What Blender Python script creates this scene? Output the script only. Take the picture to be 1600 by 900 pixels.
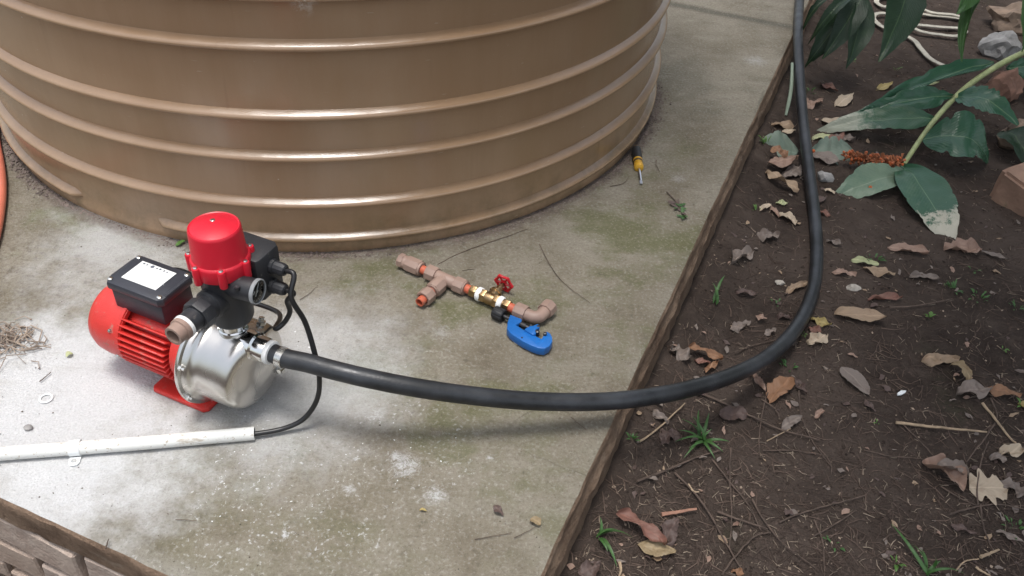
import bpy, bmesh, math, random
from mathutils import Vector, Matrix, noise
for o in list(bpy.data.objects): bpy.data.objects.remove(o)
scene = bpy.context.scene
C = scene.collection
RN = random.Random(11)

# ------------------------------------------------------------------ camera
H = 1.2                                   # lens height above the slab, metres
FPX, PITCH, ROLL = 1370.6, 0.6875, 0.0534 # focal length in photo pixels, tilt, roll
_cp, _sp, _c, _s = math.cos(PITCH), math.sin(PITCH), math.cos(ROLL), math.sin(ROLL)
FWD = Vector((0, _cp, -_sp)); UP0 = Vector((0, _sp, _cp)); RT0 = Vector((1, 0, 0))
RIGHT = RT0*_c + UP0*_s; UP = UP0*_c - RT0*_s
cam = bpy.data.cameras.new('camera'); camo = bpy.data.objects.new('camera', cam); C.objects.link(camo)
cam.sensor_width = 36; cam.lens = 36*FPX/1600; cam.clip_start = .02; cam.clip_end = 2000
m3 = Matrix((RIGHT, UP, -FWD)).transposed()
camo.matrix_world = Matrix.Translation((0, 0, H)) @ m3.to_4x4()
scene.camera = camo
# ------------------------------------------------------------------ light
SUN_EL, SUN_AZ = math.radians(85), math.radians(225)    # azimuth: clockwise from +Y
SUN_STRENGTH, SUN_ANGLE, SKY_STRENGTH, EXPOSURE = 1.9, math.radians(18), 0.15, 0.52
w = bpy.data.worlds.new('World'); scene.world = w; w.use_nodes = True
nt = w.node_tree; bg = nt.nodes['Background']
sky = nt.nodes.new('ShaderNodeTexSky'); sky.sky_type = 'NISHITA'; sky.sun_disc = False
sky.sun_elevation = SUN_EL; sky.sun_rotation = SUN_AZ; sky.dust_density = 4; sky.air_density = 1.5
hs = nt.nodes.new('ShaderNodeHueSaturation'); hs.inputs['Saturation'].default_value = .5
nt.links.new(sky.outputs[0], hs.inputs['Color']); nt.links.new(hs.outputs[0], bg.inputs['Color'])
bg.inputs['Strength'].default_value = SKY_STRENGTH
sl = bpy.data.lights.new('sun', 'SUN'); sl.energy = SUN_STRENGTH; sl.angle = SUN_ANGLE; sl.color = (1, .98, .95)
so = bpy.data.objects.new('sun', sl); C.objects.link(so)
sdir = Vector((math.sin(SUN_AZ)*math.cos(SUN_EL), math.cos(SUN_AZ)*math.cos(SUN_EL), math.sin(SUN_EL)))
so.rotation_euler = sdir.to_track_quat('Z', 'Y').to_euler(); so.location = sdir*20
vs = scene.view_settings
vs.view_transform = 'Standard'; vs.look = 'None'; vs.gamma = 1; vs.use_curve_mapping = False; vs.exposure = EXPOSURE

# ------------------------------------------------------------------ helpers
def ray(px, py):
    return FWD + RIGHT*((px-800)/FPX) + UP*((450-py)/FPX)
def at(px, py, z=0.0):                     # photo pixel -> point at height z
    d = ray(px, py); t = (z-H)/d.z
    return Vector((d.x*t, d.y*t, z))
def sm(a, b, x):
    t = max(0, min(1, (x-a)/(b-a))); return t*t*(3-2*t)
def nz(x, y, s, k=0.0):
    return noise.noise(Vector((x*s, y*s, k)))
class MB:
    def __init__(self): self.v = []; self.f = []; self.mi = []
    def add(self, vs, fs, M=None, mi=0):
        b = len(self.v)
        self.v += [(M @ Vector(p)) if M else Vector(p) for p in vs]
        self.f += [tuple(i+b for i in f) for f in fs]; self.mi += [mi]*len(fs)
        return self
    def lathe(self, prof, seg=32, M=None, axis='Z', mi=0, a0=0, a1=2*math.pi, mod=None):
        full = abs(a1-a0-2*math.pi) < 1e-6; n = seg if full else seg+1
        vs = []
        for (r, a) in prof:
            for k in range(n):
                t = a0+(a1-a0)*k/seg
                rr, aa = mod(r, a, t) if mod else (r, a)
                c, s = rr*math.cos(t), rr*math.sin(t)
                vs.append((c, s, aa) if axis == 'Z' else (aa, c, s))
        fs = []
        for i in range(len(prof)-1):
            for k in range(seg):
                k2 = (k+1) % n
                q = (i*n+k, i*n+k2, (i+1)*n+k2, (i+1)*n+k)
                fs.append(q)
        return self.add(vs, fs, M, mi)
    def tube(self, pts, r, seg=10, M=None, cap=True, mi=0):
        pts = [Vector(p) for p in pts]; n = len(pts)
        rs = r if isinstance(r, (list, tuple)) else [r]*n
        T = []
        for i in range(n):
            d = pts[min(i+1, n-1)]-pts[max(i-1, 0)]; T.append(d.normalized() if d.length > 1e-9 else Vector((0, 0, 1)))
        u = T[0].orthogonal().normalized(); vs = []
        for i in range(n):
            u = (u-T[i]*u.dot(T[i])); u = u.normalized() if u.length > 1e-6 else T[i].orthogonal().normalized()
            w_ = T[i].cross(u)
            for k in range(seg):
                a = 2*math.pi*k/seg; vs.append(pts[i]+(u*math.cos(a)+w_*math.sin(a))*rs[i])
        fs = [(i*seg+k, i*seg+(k+1) % seg, (i+1)*seg+(k+1) % seg, (i+1)*seg+k) for i in range(n-1) for k in range(seg)]
        if cap: fs += [tuple(range(seg))[::-1], tuple(range((n-1)*seg, n*seg))]
        return self.add(vs, fs, M, mi)
    def bm(self, bm, M=None, mi=0):
        bm.verts.index_update()
        self.add([v.co.copy() for v in bm.verts], [tuple(v.index for v in f.verts) for f in bm.faces], M, mi); bm.free(); return self
    def box(self, c, s, bev=0, M=None, seg=2, mi=0):
        b = bmesh.new(); bmesh.ops.create_cube(b, size=1)
        for v in b.verts: v.co = Vector((c[0]+v.co.x*s[0], c[1]+v.co.y*s[1], c[2]+v.co.z*s[2]))
        if bev: bmesh.ops.bevel(b, geom=b.edges[:], offset=bev, segments=seg, affect='EDGES', profile=.5)
        return self.bm(b, M, mi)
    def prism(self, out, z0, z1, bev=0, M=None, mi=0):
        b = bmesh.new(); vs = [b.verts.new((x, y, z0)) for x, y in out]; f = b.faces.new(vs)
        if f.normal.z > 0: f.normal_flip()
        e = bmesh.ops.extrude_face_region(b, geom=[f])
        for g in e['geom']:
            if isinstance(g, bmesh.types.BMVert): g.co.z = z1
        bmesh.ops.recalc_face_normals(b, faces=b.faces[:])
        if bev:
            top = [ed for ed in b.edges if all(abs(v.co.z-z1) < 1e-7 for v in ed.verts) or all(abs(v.co.z-z0) < 1e-7 for v in ed.verts)]
            bmesh.ops.bevel(b, geom=top, offset=bev, segments=2, affect='EDGES', profile=.5)
        return self.bm(b, M, mi)
    def mesh(self, name, mats, sharp=38, smooth=True):
        me = bpy.data.meshes.new(name); me.from_pydata([tuple(p) for p in self.v], [], self.f)
        for m in (mats if isinstance(mats, (list, tuple)) else [mats]): me.materials.append(m)
        if any(self.mi): me.polygons.foreach_set('material_index', self.mi)
        if smooth:
            me.polygons.foreach_set('use_smooth', [True]*len(me.polygons))
            me.set_sharp_from_angle(angle=math.radians(sharp))
        me.validate(); me.update(); return me
    def build(self, name, mats, parent=None, sharp=38, smooth=True, loc=None, center=False):
        if center and self.v:
            c = sum(self.v, Vector())/len(self.v); c.z = min(p.z for p in self.v)
            self.v = [p-c for p in self.v]; loc = c
        o = bpy.data.objects.new(name, self.mesh(name, mats, sharp, smooth)); C.objects.link(o)
        if loc is not None: o.location = loc
        if parent: o.parent = parent
        return o
def recalc(o):
    b = bmesh.new(); b.from_mesh(o.data); bmesh.ops.recalc_face_normals(b, faces=b.faces[:]); b.to_mesh(o.data); b.free(); return o
def tag(o, label=None, cat=None, group=None, kind=None):
    if label: o['label'] = label
    if cat: o['category'] = cat
    if group: o['group'] = group
    if kind: o['kind'] = kind
    return o
def empty(name, loc, rz=0):
    o = bpy.data.objects.new(name, None); C.objects.link(o); o.location = loc; o.rotation_euler = (0, 0, rz); o.empty_display_size = .05; return o
def frame(p, x, up=(0, 0, 1)):             # matrix with X along x
    x = Vector(x).normalized(); z = Vector(up); z = (z-x*z.dot(x)).normalized(); y = z.cross(x)
    m = Matrix((x, y, z)).transposed().to_4x4(); m.translation = p; return m
def spline(pts, n=8):                      # Catmull-Rom
    P = [Vector(p) for p in pts]; P = [P[0]*2-P[1]]+P+[P[-1]*2-P[-2]]; out = []
    for i in range(1, len(P)-2):
        for k in range(n):
            t = k/n; a, b, c, d = P[i-1:i+3]
            out.append(.5*((2*b)+(c-a)*t+(2*a-5*b+4*c-d)*t*t+(3*b-a-3*c+d)*t**3))
    out.append(P[-2]); return out

# ------------------------------------------------------------------ materials
class NT:
    def __init__(self, name):
        self.m = bpy.data.materials.new(name); self.m.use_nodes = True; self.t = self.m.node_tree
        self.b = self.t.nodes['Principled BSDF']; self._co = None
    def set(self, sock, v):
        if isinstance(v, bpy.types.NodeSocket): self.t.links.new(v, sock)
        elif isinstance(v, (tuple, list)) and len(v) == 3 and sock.type == 'RGBA': sock.default_value = (*v, 1)
        else: sock.default_value = v
    def P(self, **k):
        for a, v in k.items(): self.set(self.b.inputs[a.replace('_', ' ')], v)
    def co(self):
        if not self._co: self._co = self.t.nodes.new('ShaderNodeTexCoord').outputs['Object']
        return self._co
    def rand(self):
        return self.t.nodes.new('ShaderNodeObjectInfo').outputs['Random']
    def noise(self, scale, detail=4, rough=.6, co=None, dist=0):
        n = self.t.nodes.new('ShaderNodeTexNoise'); self.set(n.inputs['Vector'], co or self.co())
        n.inputs['Scale'].default_value = scale; n.inputs['Detail'].default_value = detail; n.inputs['Roughness'].default_value = rough
        n.inputs['Distortion'].default_value = dist
        return n.outputs['Fac']
    def voro(self, scale, co=None, feature='F1', out='Distance', rnd=1):
        n = self.t.nodes.new('ShaderNodeTexVoronoi'); n.feature = feature; self.set(n.inputs['Vector'], co or self.co()); n.inputs['Scale'].default_value = scale
        n.inputs['Randomness'].default_value = rnd
        return n.outputs[out]
    def math(self, op, a, b=0, c=0, clamp=False):
        n = self.t.nodes.new('ShaderNodeMath'); n.operation = op; n.use_clamp = clamp
        self.set(n.inputs[0], a); self.set(n.inputs[1], b); self.set(n.inputs[2], c); return n.outputs[0]
    def rng(self, v, a, b, c=0, d=1, smooth=True):
        n = self.t.nodes.new('ShaderNodeMapRange'); n.interpolation_type = 'SMOOTHSTEP' if smooth else 'LINEAR'
        self.set(n.inputs[0], v)
        for i, q in enumerate((a, b, c, d)): self.set(n.inputs[i+1], q)
        return n.outputs[0]
    def mix(self, fac, a, b, mode='MIX'):
        n = self.t.nodes.new('ShaderNodeMix'); n.data_type = 'RGBA'; n.blend_type = mode
        self.set(n.inputs[0], fac); self.set(n.inputs[6], a); self.set(n.inputs[7], b); return n.outputs[2]
    def vscale(self, s, co=None):
        n = self.t.nodes.new('ShaderNodeVectorMath'); n.operation = 'MULTIPLY'; self.set(n.inputs[0], co or self.co()); n.inputs[1].default_value = s; return n.outputs[0]
    def dist(self, p):
        n = self.t.nodes.new('ShaderNodeVectorMath'); n.operation = 'DISTANCE'; self.set(n.inputs[0], self.co()); n.inputs[1].default_value = p; return n.outputs['Value']
    def sep(self, co=None):
        n = self.t.nodes.new('ShaderNodeSeparateXYZ'); self.set(n.inputs[0], co or self.co()); return n.outputs
    def bump(self, h, dist, strength=1, prev=None):
        n = self.t.nodes.new('ShaderNodeBump'); n.inputs['Strength'].default_value = strength; n.inputs['Distance'].default_value = dist
        self.set(n.inputs['Height'], h)
        if prev is not None: self.set(n.inputs['Normal'], prev)
        self.set(self.b.inputs['Normal'], n.outputs[0]); return n.outputs[0]
def mul(c, k): return tuple(x*k for x in c)
def pm(name, col, rough=.5, metal=0, var=.15, vs=15, bump=0, bs=300, dirt=None, damt=.0, ds=25, coat=0, spec=.5):
    n = NT(name); f = n.rng(n.noise(vs), .3, .7)
    c = n.mix(f, mul(col, 1-var), mul(col, 1+var)); rr = rough
    if dirt:
        d = n.math('MULTIPLY', n.rng(n.noise(ds, 6, .7), .62-damt*.4, .72-damt*.25), .8)
        c = n.mix(d, c, dirt); rr = n.rng(d, 0, 1, rough, .85)
    else: rr = n.rng(n.noise(vs*2.3), .2, .8, rough*.85, min(1, rough*1.2))
    n.P(Base_Color=c, Roughness=rr, Metallic=metal, Coat_Weight=coat, Specular_IOR_Level=spec)
    if bump: n.bump(n.noise(bs, 5), bump)
    return n.m
DUST = (.24, .2, .16)
M = {}
M['tank'] = None
M['red_paint'] = pm('red_paint', (.58, .034, .027), .36, var=.06, vs=30, bump=.0006, bs=400, dirt=(.36, .2, .16), damt=.12, ds=45)
M['red_cap'] = pm('red_cap', (.58, .012, .03), .38, var=.05, bump=.0002, bs=900)
M['black_plastic'] = pm('black_plastic', (.022, .023, .027), .45, var=.2, bump=.0003, bs=900, dirt=(.12, .11, .1), damt=.02, ds=70)
M['box_plastic'] = pm('box_plastic', (.03, .032, .042), .4, var=.12, bump=.0003, bs=900)
M['chrome'] = pm('chrome', (.75, .74, .72), .12, 1, var=.08)
M['bolt'] = pm('bolt_steel', (.66, .65, .62), .25, 1, var=.1)
M['brown_plastic'] = pm('brown_plastic', (.30, .205, .165), .5, var=.1, bump=.0003, bs=500, dirt=(.34, .27, .21), damt=.03, ds=80)
M['orange_pipe'] = pm('orange_pipe', (.50, .115, .06), .5, var=.1, dirt=(.4, .23, .17), damt=.12, ds=90)
M['brass'] = pm('brass', (.42, .29, .16), .34, 1, var=.2, vs=60, bump=.0004, bs=300, dirt=(.16, .1, .06), damt=.08, ds=90)
M['wheel_red'] = pm('wheel_red', (.50, .012, .02), .3, var=.1, bump=.0003, bs=500)
M['ptfe'] = pm('ptfe_tape', (.78, .78, .77), .55, var=.06, bump=.0008, bs=250)
M['blue'] = pm('blue_paint', (.010, .12, .40), .35, var=.12, bump=.0005, bs=350, dirt=(.1, .1, .1), damt=.02, ds=110)
M['dark_steel'] = pm('dark_steel', (.09, .09, .095), .4, .9, var=.2)
M['knob'] = pm('knob_black', (.014, .014, .016), .5, var=.2)
M['cable'] = pm('cable_black', (.012, .012, .013), .38, var=.2)
M['yellow'] = pm('yellow_plastic', (.60, .33, .03), .42, var=.1, dirt=(.2, .13, .05), damt=.04, ds=120)
M['steel'] = pm('tool_steel', (.6, .6, .62), .3, 1, var=.12)
M['cream'] = pm('cream_plastic', (.55, .5, .4), .6)
M['salmon'] = pm('salmon_hose', (.56, .16, .10), .45, var=.08, dirt=(.5, .35, .28), damt=.05)
M['white_ring'] = pm('white_ring', (.78, .8, .8), .5, var=.05)
M['dial'] = pm('dial_black', (.015, .015, .018), .5)
M['dial_white'] = pm('dial_white', (.7, .7, .68), .6)
M['label'] = pm('label_paper', (.74, .75, .73), .5, var=.04)
M['print'] = pm('label_ink', (.12, .13, .16), .6)
M['pale_print'] = pm('label_ink_pale', (.42, .44, .48), .6)
n = NT('conduit_pvc'); d = n.rng(n.noise(40, 6, .75, n.vscale((.35, 1, 1))), .54, .68); d2 = n.rng(n.noise(160, 3, .6), .6, .68)
n.P(Base_Color=n.mix(n.math('MULTIPLY', n.math('MAXIMUM', d, d2), .75), (.70, .70, .67), (.34, .27, .19)), Roughness=.5); n.bump(n.noise(300), .0004); M['pvc'] = n.m
n = NT('hose_rubber'); L = n.noise(9, 5, .7)
c = n.mix(n.rng(L, .35, .75), (.012, .013, .015), (.035, .038, .044)); sc = n.rng(n.noise(70, 6, .8), .62, .78)
n.P(Base_Color=n.mix(n.math('MULTIPLY', sc, .75), c, (.14, .135, .13)), Roughness=n.rng(n.noise(25), .3, .7, .3, .5)); n.bump(n.noise(260, 4), .0004); M['hose'] = n.m
n = NT('stainless'); st = n.noise(60, 3, .6, n.vscale((14, 1, 1))); bl = n.noise(14, 3)
n.P(Base_Color=n.mix(n.rng(bl, .3, .7), (.62, .60, .57), (.66, .64, .61)), Metallic=1, Roughness=n.rng(n.noise(8, 2), .3, .7, .25, .29)); M['stainless'] = n.m
n = NT('gauge_lens'); tr = n.t.nodes.new('ShaderNodeBsdfTransparent'); gl = n.t.nodes.new('ShaderNodeBsdfGlossy'); gl.inputs['Roughness'].default_value = .06
fr = n.t.nodes.new('ShaderNodeFresnel'); fr.inputs[0].default_value = 1.5; mx = n.t.nodes.new('ShaderNodeMixShader'); n.t.links.new(fr.outputs[0], mx.inputs[0]); n.t.links.new(tr.outputs[0], mx.inputs[1]); n.t.links.new(gl.outputs[0], mx.inputs[2]); n.t.links.new(mx.outputs[0], n.t.nodes['Material Output'].inputs[0]); M['lens'] = n.m
M['clear_rim'] = pm('clear_rim', (.26, .27, .28), .12, var=.1)
# tank: sun-bleached tan polyethylene with faint vertical streaks, grime near the foot and scuffs
n = NT('tank_plastic'); X = n.sep()
streak = n.noise(7, 5, .65, n.vscale((1, 1, .16))); big = n.noise(2.2, 3)
c = n.mix(n.rng(streak, .3, .7), (.315, .200, .115), (.36, .236, .143)); c = n.mix(n.rng(big, .35, .7, 0, .5), c, (.29, .175, .095))
gr = n.math('MULTIPLY', n.rng(X['Z'], .16, .0), n.rng(n.noise(16, 6, .7), .35, .7)); c = n.mix(n.math('MULTIPLY', gr, .6), c, (.15, .11, .06))
spk = n.math('MULTIPLY', n.rng(n.voro(38), .075, .045), n.rng(n.noise(5), .55, .65)); c = n.mix(n.math('MULTIPLY', spk, .7), c, (.55, .48, .4))
scr = n.rng(n.noise(30, 2, .5, n.vscale((1, 1, 9))), .74, .78); c = n.mix(n.math('MULTIPLY', scr, .35), c, (.52, .43, .33))
sf = n.t.nodes.new('ShaderNodeVectorMath'); sf.operation = 'DISTANCE'; n.set(sf.inputs[0], n.vscale((1, 1, .6))); sf.inputs[1].default_value = (.136, -.916, .355)
sfm = n.math('MULTIPLY', n.rng(sf.outputs['Value'], .035, .012), n.rng(n.noise(55, 6, .8), .42, .6)); c = n.mix(n.math('MULTIPLY', sfm, .8), c, (.6, .55, .48))
dst = n.rng(n.noise(3.2, 7, .75, n.vscale((1, 1, .5))), .5, .75); c = n.mix(n.math('MULTIPLY', dst, .09), c, (.42, .36, .28))
drip = n.math('MULTIPLY', n.rng(n.noise(26, 3, .6, n.vscale((1, 1, .05))), .62, .74), n.rng(n.noise(2.5, 3), .45, .6)); c = n.mix(n.math('MULTIPLY', drip, .3), c, (.19, .12, .07))
n.P(Base_Color=c, Roughness=n.rng(n.noise(20, 5), .3, .7, .16, .25), Specular_IOR_Level=.8)
b = n.bump(n.noise(9, 2, .4, n.vscale((1, 1, .35))), .003); n.bump(n.noise(350, 3), .0002, 1, b); M['tank'] = n.m

# concrete top
PUMP = Vector((-.523, 1.118, 0)); PANG = -.40
n = NT('concrete'); X = n.sep()
n1 = n.noise(1.7, 6, .62); n2 = n.noise(7, 6, .65); n3 = n.noise(45, 5, .7); n4 = n.noise(260, 4, .7)
c = n.mix(n.rng(n1, .3, .7), (0.172, 0.146, 0.105), (0.255, 0.228, 0.180))
c = n.mix(n.rng(n2, .42, .72, 0, .75), c, (0.264, 0.238, 0.192))
c = n.mix(n.rng(n2, .5, .28, 0, .55), c, (0.112, 0.089, 0.059))
green = n.math('MULTIPLY', n.rng(n.noise(2.6, 5, .7, n.vscale((1, 1.3, 1))), .46, .62), n.rng(n.dist((.0, 1.55, 0)), 1.25, .35))
c = n.mix(n.math('MULTIPLY', green, .75), c, (0.109, 0.111, 0.043))
g2 = n.math('MULTIPLY', n.rng(n.noise(4, 5, .7), .5, .66), n.rng(n.dist((-1.0, 1.62, 0)), .7, .2)); c = n.mix(n.math('MULTIPLY', g2, .6), c, (0.145, 0.165, 0.078))
damp = n.math('MULTIPLY', n.rng(n.noise(2.2, 5, .65), .47, .6), n.rng(n.dist((.62, 2.55, 0)), .75, .25)); c = n.mix(n.math('MULTIPLY', damp, .45), c, (0.099, 0.092, 0.066))
c = n.mix(n.rng(n3, .56, .74, 0, .5), c, (0.284, 0.260, 0.216)); c = n.mix(n.rng(n3, .42, .28, 0, .6), c, (0.092, 0.076, 0.054))
c = n.mix(n.rng(n4, .35, .65, 0, 1), mul((1, 1, 1), .80), (1.12, 1.12, 1.12)) if False else n.mix(n.rng(n4, .62, .75, 0, .55), c, (0.330, 0.305, 0.258))
pits = n.math('MULTIPLY', n.rng(n.voro(85), .16, .08), n.rng(n.noise(9), .5, .62)); c = n.mix(n.math('MULTIPLY', pits, .75), c, (0.059, 0.044, 0.030))
lft = n.math('MULTIPLY', n.rng(n.noise(38, 7, .8), .5, .62), n.rng(n.math('ADD', n.dist(at(40, 450)[:]), n.math('MULTIPLY', n.noise(6, 5, .7), .4)), .62, .3)); c = n.mix(n.math('MULTIPLY', lft, .7), c, (.10, .075, .055))
spk_ = n.math('MULTIPLY', n.rng(n.noise(120, 4, .65), .36, .28), n.rng(n.noise(6, 4), .4, .6)); c = n.mix(n.math('MULTIPLY', spk_, .6), c, (.085, .068, .05))
mot = n.noise(22, 6, .75); c = n.mix(n.rng(mot, .55, .72, 0, .45), c, (.33, .305, .25)); c = n.mix(n.rng(mot, .45, .3, 0, .45), c, (.115, .095, .066))
# spilt white powder with the bright sunlit patch painted in, powder splatter, loose smears
lit_powder = n.rng(n.math('ADD', n.dist(at(90, 640)[:]), n.math('MULTIPLY', n.noise(5, 6, .7), .75)), .80, .50)  # part powder, part sunlight whitened into the concrete colour
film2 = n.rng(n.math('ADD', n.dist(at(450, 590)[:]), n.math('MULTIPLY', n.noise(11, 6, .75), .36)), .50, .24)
light_patch = n.rng(n.math('ADD', n.dist(at(190, 380)[:]), n.math('MULTIPLY', n.noise(9, 6, .75), .5)), .52, .25)  # sunlit patch behind the pump, its brightness put into the colour
powder_light = n.math('MAXIMUM', n.math('MAXIMUM', lit_powder, n.math('MULTIPLY', film2, .75)), n.math('MULTIPLY', light_patch, .6))
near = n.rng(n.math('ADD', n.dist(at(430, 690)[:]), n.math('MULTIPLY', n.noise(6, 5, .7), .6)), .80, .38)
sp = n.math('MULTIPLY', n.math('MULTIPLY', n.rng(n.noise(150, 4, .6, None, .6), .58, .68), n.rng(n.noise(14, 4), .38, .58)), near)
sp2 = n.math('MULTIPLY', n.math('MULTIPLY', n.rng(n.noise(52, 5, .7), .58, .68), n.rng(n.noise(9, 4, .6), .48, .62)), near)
powder_light = n.math('MAXIMUM', powder_light, n.math('MAXIMUM', sp, sp2))
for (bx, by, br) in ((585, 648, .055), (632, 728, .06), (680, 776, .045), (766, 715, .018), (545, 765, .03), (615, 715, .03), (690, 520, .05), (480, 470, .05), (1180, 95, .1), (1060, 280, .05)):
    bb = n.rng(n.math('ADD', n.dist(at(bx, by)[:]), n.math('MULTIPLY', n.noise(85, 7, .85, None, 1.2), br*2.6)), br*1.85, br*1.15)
    powder_light = n.math('MAXIMUM', powder_light, n.math('MULTIPLY', bb, .8 if by > 600 else .35))
c = n.mix(n.math('MULTIPLY', powder_light, .74), c, n.mix(n.rng(n4, .3, .7), (.62, .63, .65), (.77, .78, .80)))
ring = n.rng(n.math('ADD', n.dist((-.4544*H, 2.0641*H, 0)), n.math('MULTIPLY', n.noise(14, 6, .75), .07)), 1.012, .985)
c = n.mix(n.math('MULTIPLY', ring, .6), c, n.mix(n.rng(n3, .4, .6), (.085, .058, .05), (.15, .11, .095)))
vv_ = n.math('ADD', n.math('MULTIPLY', X['X'], .3681), n.math('MULTIPLY', X['Y'], .9298))
jt = n.rng(n.math('ABSOLUTE', n.math('SUBTRACT', n.math('ADD', vv_, n.math('MULTIPLY', n.noise(9, 4), .02)), 2.596*H+.006)), .045, .012)
c = n.mix(n.math('MULTIPLY', jt, .75), c, (.085, .078, .06))
wv = n.rng(n.math('ABSOLUTE', n.math('SUBTRACT', vv_, .4123*H)), .05, .01); c = n.mix(n.math('MULTIPLY', wv, .25), c, (.42, .41, .39))
crk = n.math('MULTIPLY', n.rng(n.voro(3.1, n.mix(.12, n.co(), n.t.nodes['Noise Texture'].outputs['Color']), 'DISTANCE_TO_EDGE'), .0045, .0015), n.rng(n.noise(1.4, 2), .52, .6)); c = n.mix(n.math('MULTIPLY', crk, .35), c, (.07, .055, .042))
trw = n.rng(n.noise(11, 4, .6, n.vscale((.35, 1.6, 1))), .52, .75); c = n.mix(n.math('MULTIPLY', trw, .3), c, (.32, .30, .25))
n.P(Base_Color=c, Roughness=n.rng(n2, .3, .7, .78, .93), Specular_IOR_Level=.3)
gr_ = n.noise(150, 4, .75); inv = n.math('SUBTRACT', 1, n.math('MULTIPLY', powder_light, .9)); c = n.mix(n.math('MULTIPLY', inv, n.rng(gr_, .52, .66, 0, .38)), c, (.38, .365, .32)); c = n.mix(n.math('MULTIPLY', inv, n.rng(gr_, .47, .34, 0, .40)), c, (.10, .085, .063)); n.P(Base_Color=c)
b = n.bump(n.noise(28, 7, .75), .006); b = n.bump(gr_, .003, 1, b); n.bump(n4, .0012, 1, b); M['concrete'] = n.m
n = NT('slab_side'); X = n.sep()
e = n.noise(14, 7, .75); e2 = n.noise(13, 7, .75, n.vscale((.8, .8, 1.6)))
c = n.mix(n.rng(e, .3, .7), (.165, .108, .075), (.32, .225, .158)); c = n.mix(n.rng(e2, .56, .72, 0, .7), c, (.42, .345, .27))
c = n.mix(n.rng(n.noise(60, 5), .4, .25, 0, .6), c, (.07, .047, .034))
n.P(Base_Color=c, Roughness=.95, Specular_IOR_Level=.15); b = n.bump(e, .014, 1); b = n.bump(n.noise(55, 6, .75), .008, 1, b); n.bump(n.noise(160, 6, .7), .004, 1, b); M['slab_side'] = n.m
n = NT('old_brick'); e = n.noise(17, 6, .7); rd = n.rand()
c = n.mix(n.rng(e, .3, .7), (.36, .28, .235), (.52, .43, .365)); c = n.mix(n.math('MULTIPLY', rd, .5), c, (.40, .27, .19)); c = n.mix(n.rng(n.noise(60, 5), .55, .75, 0, .5), c, (.42, .37, .32))
n.P(Base_Color=c, Roughness=.93, Specular_IOR_Level=.2); b = n.bump(e, .008); n.bump(n.noise(140, 5, .7), .003, 1, b); M['brick'] = n.m
n = NT('soil'); X = n.sep()
a = n.noise(2.3, 5, .6); b_ = n.noise(16, 7, .72); d = n.noise(90, 5, .7)
c = n.mix(n.rng(a, .32, .68), (.046, .034, .028), (.090, .068, .056)); c = n.mix(n.rng(b_, .45, .75, 0, .6), c, (.115, .088, .072)); c = n.mix(n.rng(b_, .45, .25, 0, .8), c, (.025, .018, .015))
c = n.mix(n.rng(d, .6, .75, 0, .5), c, (.15, .118, .098)); c = n.mix(n.math('MULTIPLY', n.rng(n.noise(3.3, 5), .6, .72), .35), c, (.05, .055, .028))
n.P(Base_Color=c, Roughness=.97, Specular_IOR_Level=.15)
b = n.bump(b_, .014); b = n.bump(d, .006, 1, b); n.bump(n.noise(320, 4, .7), .002, 1, b); M['soil'] = n.m
M['crumb'] = pm('soil_crumb', (.062, .046, .038), .97, var=.5, vs=25, spec=.1)
M['husk'] = pm('pale_husk', (.24, .185, .14), .85, var=.5, vs=14, spec=.2)
M['pebble'] = pm('pebble', (.40, .36, .31), .9, var=.3, vs=60)
M['powder'] = pm('white_powder', (.72, .73, .74), .9, var=.06, spec=.2)
M['straw'] = pm('straw_fibre', (.23, .18, .135), .9, var=.3)
M['rootlet'] = pm('rootlet', (.10, .068, .052), .9, var=.4, vs=12)
M['twig'] = pm('twig_bark', (.10, .07, .054), .9, var=.35, vs=40, bump=.001, bs=300)
M['pale_twig'] = pm('pale_twig', (.34, .25, .165), .8, var=.25, vs=50, bump=.0006, bs=300)
M['red_twig'] = pm('red_twig', (.36, .19, .13), .75, var=.2, vs=50)
M['strap'] = pm('strap', (.44, .41, .34), .8, var=.15, vs=40, bump=.0008, bs=500, dirt=(.25, .2, .15), damt=.06, ds=30)
M['rock_brown'] = pm('rock_brown', (.23, .165, .12), .9, var=.3, vs=18, bump=.006, bs=30)
M['rock_grey'] = pm('rock_grey', (.30, .29, .28), .9, var=.3, vs=22, bump=.006, bs=40)
M['rock_red'] = pm('rock_red', (.22, .12, .085), .9, var=.3, vs=18, bump=.006, bs=30)
M['rock_brick'] = pm('rock_brick', (.33, .205, .145), .9, var=.2, vs=12, bump=.004, bs=40, dirt=(.16, .18, .08), damt=.1, ds=14)
M['bark'] = pm('bark', (.13, .09, .065), .95, var=.35, vs=9, bump=.02, bs=20)
M['stalk'] = pm('stalk_green', (.33, .37, .17), .5, var=.18, vs=30, dirt=(.42, .36, .2), damt=.08, ds=20)
M['stalk_grey'] = pm('stalk_grey', (.25, .31, .24), .55, var=.15)
M['fruit'] = pm('fruit_orange', (.45, .10, .025), .4, var=.25, vs=120)
M['bract'] = pm('bract_rust', (.27, .095, .04), .75, var=.4, vs=90)
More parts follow.
